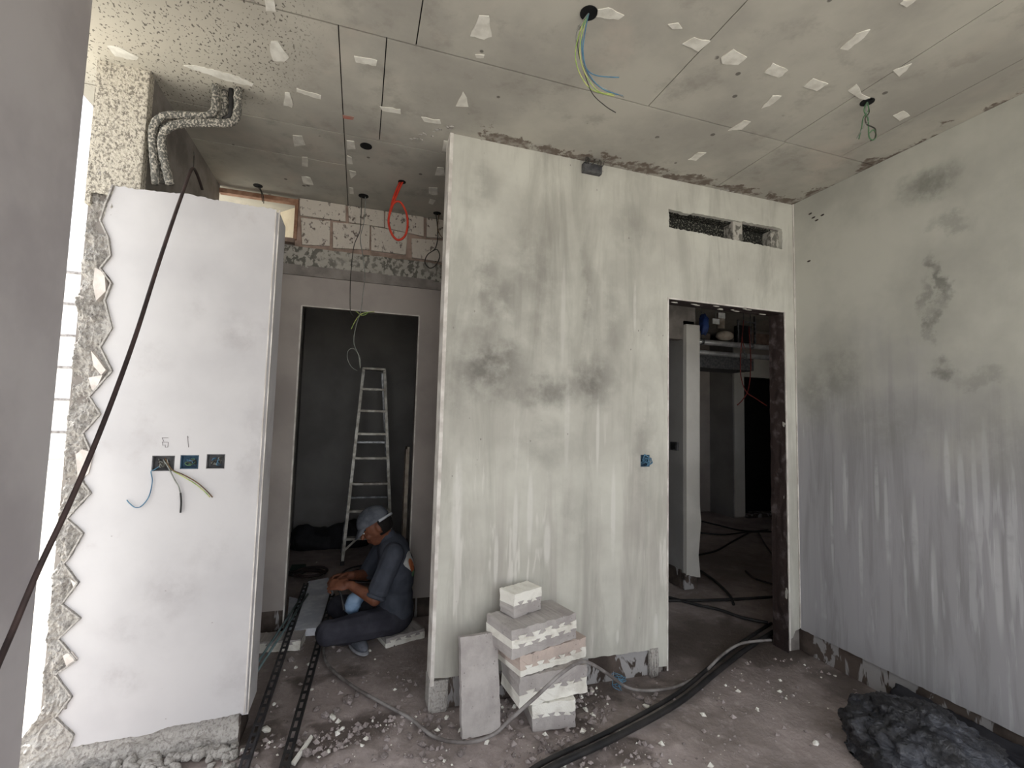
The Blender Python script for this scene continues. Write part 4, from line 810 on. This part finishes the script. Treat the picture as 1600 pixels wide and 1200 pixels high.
hall = [([(1040, 938), (1090, 938), (1150, 936), (1215, 932)], .012, 'black', 'black cable lying straight across beyond the right doorway'),
        ([(1040, 932), (1090, 945), (1125, 953), (1160, 965), (1200, 973)], .012, 'black', 'black cable drooping to the right just inside the right doorway'),
        ([(1095, 892), (1120, 910), (1140, 930), (1146, 944)], .012, 'black', 'short black cable bent beside the foot of the partition'),
        ([(1085, 812), (1120, 820), (1160, 829), (1215, 831)], .011, 'black', 'farther black cable sagging along the hall floor'),
        ([(1090, 832), (1130, 835), (1170, 831), (1200, 828)], .010, 'black', 'black cable crossing the farther one on the hall floor'),
        ([(1092, 867), (1120, 860), (1145, 846), (1170, 832)], .011, 'black', 'black cable slanting up from the partition foot'),
        ([(1185, 832), (1195, 850), (1208, 868)], .010, 'brown', 'dark cable slanting down towards the right jamb'),
        ([(1165, 892), (1180, 904), (1215, 915)], .009, 'brown', 'thin brown cable curling out from behind the right jamb')]
for px, r_, mt, lab in hall:
    p3 = floor_line(px, r_+.002); solo('cable', MB().tube(p3, r_, 7), M[mt], lab, 'cable', tuple(p3[len(p3)//2]-Vector((0, 0, r_))), GC, smooth=True)

# --- overhead cable slung over the white partition
pts = [onY(316, 296, 2.78), onY(309, 275, 2.70), onY(302, 263, 2.62), onY(296, 272, 2.52), onY(287, 297, 2.44)]
px = [(270, 345), (245, 420), (215, 515), (185, 600), (150, 690), (108, 788), (60, 890), (20, 985), (-6, 1045), (-40, 1130)]
for i, (x, y) in enumerate(px): t_ = (i+1)/len(px); pts.append(onY(x, y, 1/((1-t_)/2.44 + t_/1.30)))
solo('black_cable', MB().tube(smooth_path(pts, 6), .0068, 10), M['brown'], 'thick dark cable slung over the white partition and down past the pillar', 'cable', tuple(pts[5]), smooth=True)
solo('tie_wire', MB().tube([onY(302, 264, 2.62), onY(303, 245, 2.63), onX(303, 238, -.985)], .003, 6), M['wk'], 'short tie wire holding the slung cable to the column', 'wire', tuple(onY(302, 264, 2.62)), smooth=True)
# --- insulated pipes beside the column
pp = thing('insulated_pipes', 'cement-spattered insulated pipes bending down from the ceiling beside the column', 'pipes', tuple(onY(250, 288, 2.58)))
Yp = 2.512
for k, (px, dy, r_) in enumerate((([(336, 150), (336, 168), (326, 180), (300, 181), (266, 180), (248, 186), (239, 203), (239, 230), (242, 262), (243, 287)], .0, .017),
                                ([(351, 150), (350, 176), (338, 187), (300, 186), (262, 196), (247, 208), (244, 232), (250, 262), (253, 287)], .035, .015),
                                ([(371, 152), (370, 180), (357, 192), (320, 192), (280, 194), (259, 204), (253, 222), (257, 252), (266, 288)], -.012, .018))):
    pts = [onY(x, y, Yp+dy) for x, y in px]; pts = [Vector((pts[0].x, pts[0].y, CEIL))] + pts[1:]
    m_ = MB().tube(smooth_path(pts, 7), r_, 14)
    for v in m_.v: v += .004*Vector((fbm(v*45), fbm(v*45+Vector((4, 0, 0))), fbm(v*45+Vector((0, 4, 0)))))
    part('pipe', m_, M['pipe_spat'], pp, smooth=True)
pts = [onY(x, y, Yp+.01) for x, y in ((361, 150), (361, 178))]; part('pipe', MB().tube(smooth_path([Vector((pts[0].x, pts[0].y, CEIL)), pts[1], onY(350, 186, Yp+.03)], 6), .013, 10), M['black'], pp, smooth=True)

# --- wires from the ceiling
def hole(px, py, r_=.03):  # dark disc on the board painted as the shade inside a hole
    c = onZ(px, py, CEIL); m_ = MB().tube([c+Vector((0, 0, .01)), c+Vector((0, 0, -.0035))], r_, 18)
    part('hole_shade_disc', m_, M['dark'], ceil, 'dark disc standing for the shade in a cable hole')
    return c
def wires(label, c, lst, cat='wires', name='hanging_wires'):
    o = thing(name, label, cat, tuple(c))
    for pts, r_, mt in lst: part('wire', MB().tube(smooth_path(pts, 8), r_, 6), M[mt], o, smooth=True)
    return o
def wp(px, Ys): return [onY(x, y, Y) for (x, y), Y in zip(px, Ys if isinstance(Ys, (list, tuple)) else [Ys]*len(px))]
c = hole(920, 20, .034); top_ = onZ(920, 20, CEIL); f = lambda px: [top_] + [onY(x, y, 1.55+.012*i) for i, (x, y) in enumerate(px)]
wires('blue, yellow and dark wires drooping from the round hole nearest the camera in the ceiling', c, [
    (f([(906, 50), (899, 85), (906, 115), (925, 140), (960, 150)]), .0022, 'wy'), (f([(903, 45), (901, 70), (910, 100), (930, 130), (975, 152)]), .0024, 'wg'),
    (f([(912, 40), (909, 75), (915, 105), (932, 118), (967, 121)]), .0022, 'wb'), (f([(915, 45), (911, 80), (918, 112), (940, 138), (973, 150)]), .0024, 'wb'),
    (f([(907, 48), (903, 75), (912, 110), (925, 145), (945, 165), (962, 176)]), .0018, 'wk'), (f([(910, 50), (906, 85), (916, 118), (936, 143), (962, 147)]), .0022, 'wy')])
c = hole(1355, 159, .03); top_ = onZ(1355, 159, CEIL); f = lambda px: [top_] + [onY(x, y, 1.55+.01*math.sin(i)) for i, (x, y) in enumerate(px)]
wires('twisted green and pale wires hanging with a small loop near the right wall', c, [
    (f([(1357, 172), (1349, 184), (1346, 200), (1342, 217)]), .003, 'wgreen'), (f([(1353, 172), (1358, 185), (1352, 195), (1345, 205), (1339, 216)]), .0026, 'wg'),
    (f([(1350, 172), (1356, 186), (1357, 200), (1358, 214), (1364, 219), (1369, 212), (1365, 203), (1358, 208)]), .0032, 'wgreen'), (f([(1358, 175), (1352, 184), (1354, 194), (1362, 198), (1368, 203), (1367, 216), (1360, 220)]), .003, 'wk')])
c = hole(628, 284, .026); m_ = wires('bright red conduit hanging in a large loop from the recess ceiling', c, [([onZ(629, 284, CEIL)] + wp([(620, 304), (612, 325), (607, 345), (612, 365), (622, 375), (633, 368), (637, 350), (634, 330), (624, 315), (613, 320), (608, 337)], 3.157), .0075, 'wr'), ([onZ(625, 284, CEIL)] + wp([(615, 308), (610, 328)], 3.165), .0065, 'wr')], 'conduit', 'red_conduit')
c = hole(568, 306, .035); t0 = onZ(568, 306, CEIL)
wires('long thin dark wires hanging from the recess ceiling down in front of the inner doorway', c, [([onZ(565, 307, CEIL)] + wp([(564, 340), (562, 362), (553, 385), (548, 430), (547, 470), (548, 488), (553, 495)], 3.45), .003, 'wk'), ([onZ(571, 307, CEIL)] + wp([(569, 345), (563, 372), (567, 400), (570, 430), (567, 460), (564, 485), (556, 510), (553, 535), (560, 555), (563, 575)], 3.45), .0032, 'wg'),
    (wp([(585, 487), (566, 490), (556, 500), (549, 514)], 3.45), .003, 'wy'), (wp([(556, 486), (566, 493), (575, 489)], 3.45), .003, 'wy'), (wp([(563, 575), (562, 558), (553, 545), (544, 548), (543, 560), (549, 573), (558, 579)], 3.455), .0028, 'wg')])
c = hole(683, 333, .03); wires('dark brown wire ending in a small loop beside the front wall end', c, [([onZ(681, 334, CEIL)] + wp([(683, 348), (684, 370), (680, 388), (668, 398), (664, 410), (672, 419), (682, 413), (687, 400), (683, 390), (676, 392)], 3.56), .004, 'wk'), ([onZ(686, 334, CEIL)] + wp([(684, 355), (687, 366), (692, 372)], 3.555), .003, 'wbr')])
hole(572, 228, .034); c = hole(403, 290, .03); wires('two short thin wires hanging above the white partition top', c, [([onZ(402, 291, CEIL)] + wp([(408, 300), (410, 315)], 3.57), .003, 'wk'), ([onZ(405, 291, CEIL)] + wp([(411, 305), (412, 318)], 3.57), .003, 'wk')])
# small metal box at the head of the front wall
jb = thing('junction_box', 'small grey metal box with mesh at the head of the front wall', 'box', tuple(onY(925, 262, 2.48)))
a = onY(910, 245, 2.49); b_ = onY(938, 262, 2.49)
part('box_body', MB().box(a.x, b_.x, 2.465, 2.50, 2.985, 3.04), M['boxm'], jb, bevel=.003)
rd = random.Random(6)
for k in range(9): x = a.x+.004+rd.random()*(b_.x-a.x); part('wire_end', MB().tube(smooth_path([(x, 2.465, 3.03), (x+rd.uniform(-.02, .02), 2.455, 3.045+rd.uniform(-.01, .01)), (x+rd.uniform(-.02, .02), 2.45, 3.06)], 4), .003, 5), M['wk'], jb, smooth=True)

# --- socket boxes
def socket(label, hole2d, mat, seed, extra=(), wcols=('wb', 'wk', 'wg'), Y=YF):
    (x0, z0), _, (x1, z1), _ = hole2d; t_ = thing('socket_box', label, 'socket box', ((x0+x1)/2, Y, z0), 'flush socket boxes')
    e = .0008; m_ = MB().box(x0+e, x1-e, Y+.026, Y+.029, z0+e, z1-e)
    for (u0, u1, v0, v1) in ((x0+e, x0+.004, z0+e, z1-e), (x1-.004, x1-e, z0+e, z1-e), (x0+e, x1-e, z0+e, z0+.004), (x0+e, x1-e, z1-.004, z1-e)): m_.box(u0, u1, Y+.001, Y+.026, v0, v1)
    part('box_shell', m_, mat, t_)
    rd = random.Random(seed); cx, cz = (x0+x1)/2, (z0+z1)/2
    for k in range(6):
        pts = [Vector((cx+rd.uniform(-.8, .8)*(x1-x0)*.38, Y+rd.uniform(.004, .02), cz+rd.uniform(-.8, .8)*(z1-z0)*.36)) for _ in range(5)]
        part('wire', MB().tube(smooth_path(pts, 5), .0022, 5), M[wcols[k % len(wcols)]], t_, smooth=True)
    for pts, r_, mt in extra: part('wire', MB().tube(smooth_path(pts, 7), r_, 6), M[mt], t_, smooth=True)
Yw = YF-.006
socket('left socket box on the white partition with three long wires hanging out', S3[0], M['boxm'], 1, [
    (wp([(250, 728), (241, 734), (236, 737)], [2.515, 2.497, Yw]) + wp([(238, 752), (233, 775), (222, 790), (212, 793), (203, 787), (198, 781)], Yw), .0022, 'wb'),
    (wp([(255, 718), (264, 732), (272, 748), (279, 760), (282, 772)], [2.515, 2.495, Yw, Yw, Yw]), .0028, 'wg'), (wp([(282, 770), (283, 785), (282, 801)], Yw), .004, 'black'),
    (wp([(258, 716), (268, 733), (285, 741), (305, 752), (321, 765), (332, 777)], [2.515, 2.495, Yw, Yw, Yw, Yw]), .0026, 'wbr'), (wp([(266, 734), (285, 744), (305, 756), (320, 768), (328, 777)], [2.505, Yw, Yw, Yw, Yw]), .0022, 'wy')], ('wk', 'wg', 'wk'))
socket('middle socket box on the white partition with curled blue wires', S3[1], M['boxblue'], 2, (), ('wb', 'wgreen', 'wk'))
socket('right socket box on the white partition with pale curled wires', S3[2], M['boxm'], 3, (), ('wg', 'wb', 'wk'))
rd = random.Random(12); ex = []
for k in range(6):
    ex.append((wp([(1008+rd.uniform(-6, 6), 720+rd.uniform(-6, 6)), (1012+rd.uniform(-5, 5), 715+rd.uniform(-6, 10)), (1016+rd.uniform(-3, 4), 722+rd.uniform(-8, 8)), (1013+rd.uniform(-4, 4), 728)], [2.51, 2.495, 2.488, 2.49]), .0024, 'wb'))
socket('socket box on the stained front wall stuffed with blue wires', s4, M['boxblue'], 4, ex, ('wb', 'wb', 'wk'))
p = onX(1055, 697, 2.862); o = thing('switch_box', 'small dark box on the partition seen through the right doorway', 'box', tuple(p-Vector((0, 0, .04))))
part('box_shell', MB().box(p.x-.02, p.x+.004, p.y-.05, p.y+.05, p.z-.04, p.z+.04), M['boxm'], o, bevel=.004); part('cover', MB().box(p.x-.026, p.x-.02, p.y-.03, p.y+.03, p.z-.028, p.z+.028), M['black'], o)

# --- services in the hall beyond the right doorway
GP = 'bright pipes under the hall ceiling'
for k, (y, z, r_, x1, lab) in enumerate(((5.0, 2.545, .035, 5.8, 'upper bright metal pipe crossing high behind the right doorway'), (5.12, 2.43, .032, 5.8, 'lower bright metal pipe crossing high behind the right doorway'))):
    o = thing('metal_pipe', lab, 'pipe', (4.5, y, z), GP); part('tube', MB().tube([(3.1, y, z), (4.5, y, z), (x1, y, z)], r_, 14), M['chrome'], o, smooth=True)
    for x in (4.15, 4.95): part('clamp', MB().tube([(x-.02, y, z), (x+.02, y, z)], r_+.008, 14), M['galv'], o, smooth=True); part('hanger_rod', MB().tube([(x, y, z), (x, y, CEIL)], .006, 6), M['galv'], o)
solo('duct', MB().box(4.25, 5.2, 5.2, 5.6, 2.24, 2.42), M['boxm'], 'dark flat duct below the bright pipes in the hall', 'duct', (4.7, 5.4, 2.24), bevel=.01)
solo('insulated_valve', MB().ell((4.50, 4.98, 2.65), (.13, .08, .065), None, 16, 10).tube([(4.44, 4.98, 2.74), (4.44, 4.98, 2.94)], .05, 12), M['insul'], 'pale insulated valve body sitting on the upper pipe', 'valve', (4.48, 4.95, 2.56), smooth=True)
fr = MB(); 
for a, b_ in (((4.72, 4.98, 2.58), (4.72, 4.98, 2.88)), ((5.0, 4.98, 2.58), (5.0, 4.98, 2.95)), ((4.72, 4.98, 2.86), (5.0, 4.98, 2.86))): fr.bar(a, b_, .02, .02, (0, 1, 0))
solo('pipe_bracket', fr, M['galv'], 'square pipe bracket on the upper pipe in the hall', 'bracket', (4.86, 4.98, 2.58))
solo('black_box', MB().box(4.76, 4.97, 5.0, 5.1, 2.59, 2.82), M['dark'], 'black box framed by the pipe bracket', 'box', (4.86, 5.05, 2.59), bevel=.01)
solo('blue_wrap', crumple((3.98, 4.75, 2.72), (.06, .05, .12), .3, 5, 24), M['blueplastic'], 'blue plastic wrap high behind the pale partition end', 'wrap', (3.98, 4.75, 2.6), smooth=True)
for k, (x, y) in enumerate(((1128, 493), (1119, 502))):
    q = onY(x, y, 4.2); o = thing('ceiling_tag', ('right' if k == 0 else 'left') + ' of two small white tags under the hall ceiling', 'tag', tuple(q)); part('plate', MB().box(q.x-.045, q.x+.045, 4.2, 4.21, q.z-.03, q.z+.03), M['white'], o); part('stem', MB().tube([(q.x, 4.205, q.z), (q.x, 4.205, CEIL)], .004, 6), M['wg'], o)
wires('dark red wires dangling from the pipes in the hall', onY(1165, 545, 4.9), [(wp([(1160, 520), (1157, 560), (1158, 590), (1166, 612), (1180, 622), (1198, 634)], 4.9), .007, 'wred'), (wp([(1170, 510), (1173, 560), (1172, 590), (1168, 612), (1160, 625), (1152, 633)], 4.92), .007, 'wred'), (wp([(1162, 500), (1160, 530), (1164, 545)], 4.95), .006, 'wred')])

# --- rubble
def chunk(r, rd):
    bm = bmesh.new(); bmesh.ops.create_icosphere(bm, subdivisions=1, radius=1)
    s_ = Vector((rd.uniform(.7, 1.4), rd.uniform(.6, 1.1), rd.uniform(.35, .7)))
    for v in bm.verts: v.co = Vector((v.co.x*s_.x, v.co.y*s_.y, v.co.z*s_.z))*rd.uniform(.75, 1.15)*r
    m_ = MB().add([v.co for v in bm.verts], [tuple(v.index for v in f.verts) for f in bm.faces]); bm.free(); return m_
rd = random.Random(21)
CH_M = [chunk(1, rd).mesh('rubble_chunk', M['rubble']) for _ in range(6)] ; CH_F = [chunk(1, rd).mesh('foam_chip', M['foam']) for _ in range(4)]
def flo(x, y):
    k = max(0, min(1, (2.75-y)/.5)); k2 = max(.25, 1-max(0, (x-1.2))/1.0)
    return -.004 + .004*fbm(Vector((x*1.5, y*1.5, 0))) + k*k2*(max(0, fbm(Vector((x*11, y*11, 3)), 6))*.026 + max(0, fbm(Vector((x*2.5, y*2.5, 9)), 3))*.012)
big = []
for (px, py, r_, fo) in ((1000, 1090, .022, 0), (1012, 1096, .026, 0), (1022, 1090, .02, 0), (1035, 1094, .02, 0), (990, 1085, .018, 0), (1010, 1103, .018, 1), (525, 1110, .03, 0), (508, 1118, .03, 0), (495, 1108, .025, 0), (540, 1095, .022, 0), (545, 1093, .035, 0),
                     (480, 1180, .035, 0), (520, 1120, .018, 1), (535, 1137, .014, 1), (462, 1041, .014, 1), (428, 1099, .014, 1), (415, 1140, .02, 1), (487, 1075, .012, 1), (578, 1015, .012, 1), (586, 1028, .008, 1), (698, 1123, .014, 1), (665, 1108, .02, 0), (672, 1120, .022, 0),
                     (800, 1120, .03, 0), (815, 1128, .026, 0), (790, 1135, .018, 0), (705, 1135, .016, 0), (812, 1150, .02, 0), (455, 1030, .03, 0), (470, 1013, .02, 0), (558, 1085, .02, 0), (600, 1180, .03, 0), (660, 1165, .02, 0), (720, 1175, .02, 0), (640, 1150, .018, 0), (940, 1090, .016, 0), (925, 1080, .014, 1), (1275, 1160, .018, 1), (1283, 1058, .008, 1), (1305, 1055, .009, 1), (495, 878, .01, 1)):
    p = onZ(px, py, .005); s_ = rd.choice(CH_F if fo else CH_M); z = flo(p.x, p.y)
    o = link('foam_chip' if fo else 'rubble_chunk', s_, None, (p.x, p.y, z+r_*.32)); o.scale = (r_, r_, r_); o.rotation_euler = (rd.uniform(-.2, .2), rd.uniform(-.2, .2), rd.uniform(0, 6))
    where = ('by the foot of the right doorway' if 980 < px < 1060 else 'beside the block stack' if 780 < px < 980 else 'near the rubbish bag' if px > 1200 else 'at the foot of the front wall end' if 640 < px < 780 else
             'on the floor in the foreground' if py > 1130 else 'behind the seated person' if py < 900 else 'between and beside the slotted channels' if px < 570 else 'near the seated person')
    if fo: tag(o, 'small white foam chip '+where, 'foam chip', 'white foam chips '+where)
    else: tag(o, 'grey rubble chunk '+where, 'rubble', 'grey rubble chunks '+where)
p = onZ(545, 1094, .01); 
sl_ = [onZ(x, y, .018) for x, y in ((455, 1190), (486, 1147), (489, 1150), (461, 1193))]
solo('foam_sliver', MB().prism(sl_, (0, 0, -.012)), M['foam'], 'long white foam sliver beside the black channel', 'foam strip', tuple(sl_[0]), bevel=.002)
m_ = MB()
for k in range(5200):
    y = rd.uniform(1.75, 2.5) if k % 5 else rd.uniform(2.4, 3.5); x = rd.uniform(-.45, 1.35) if k % 4 else rd.uniform(-.45, 2.8)
    if y > 2.49 and (x > .38 or x < -.4): continue
    if .8 < x < 1.12 and 2.2 < y < 2.42: continue
    if fbm(Vector((x*3, y*3, 5)), 3) < -.05 and rd.random() < .8: continue
    r_ = .0028+rd.random()**4*.017; c = Vector((x, y, flo(x, y)+r_*.3)); R_ = Matrix.Rotation(rd.uniform(0, 6), 3, 'Z') @ Matrix.Rotation(rd.uniform(-.5, .5), 3, 'X')
    P_ = [(1, 0, 0), (0, 1, 0), (-1, .2, 0), (.1, -.9, 0), (.1, .1, .8), (0, 0, -.6)]
    m_.add([c + R_ @ (Vector(q)*r_*rd.uniform(.7, 1.2)) for q in P_], [(0, 1, 4), (1, 2, 4), (2, 3, 4), (3, 0, 4), (1, 0, 5), (2, 1, 5), (3, 2, 5), (0, 3, 5)], 1 if rd.random() < .12 else 0)
tag(solo('debris', m_, [M['rubble'], M['foam']], 'fine gravel and plaster debris scattered over the floor', 'debris', fix=False), kind='stuff')
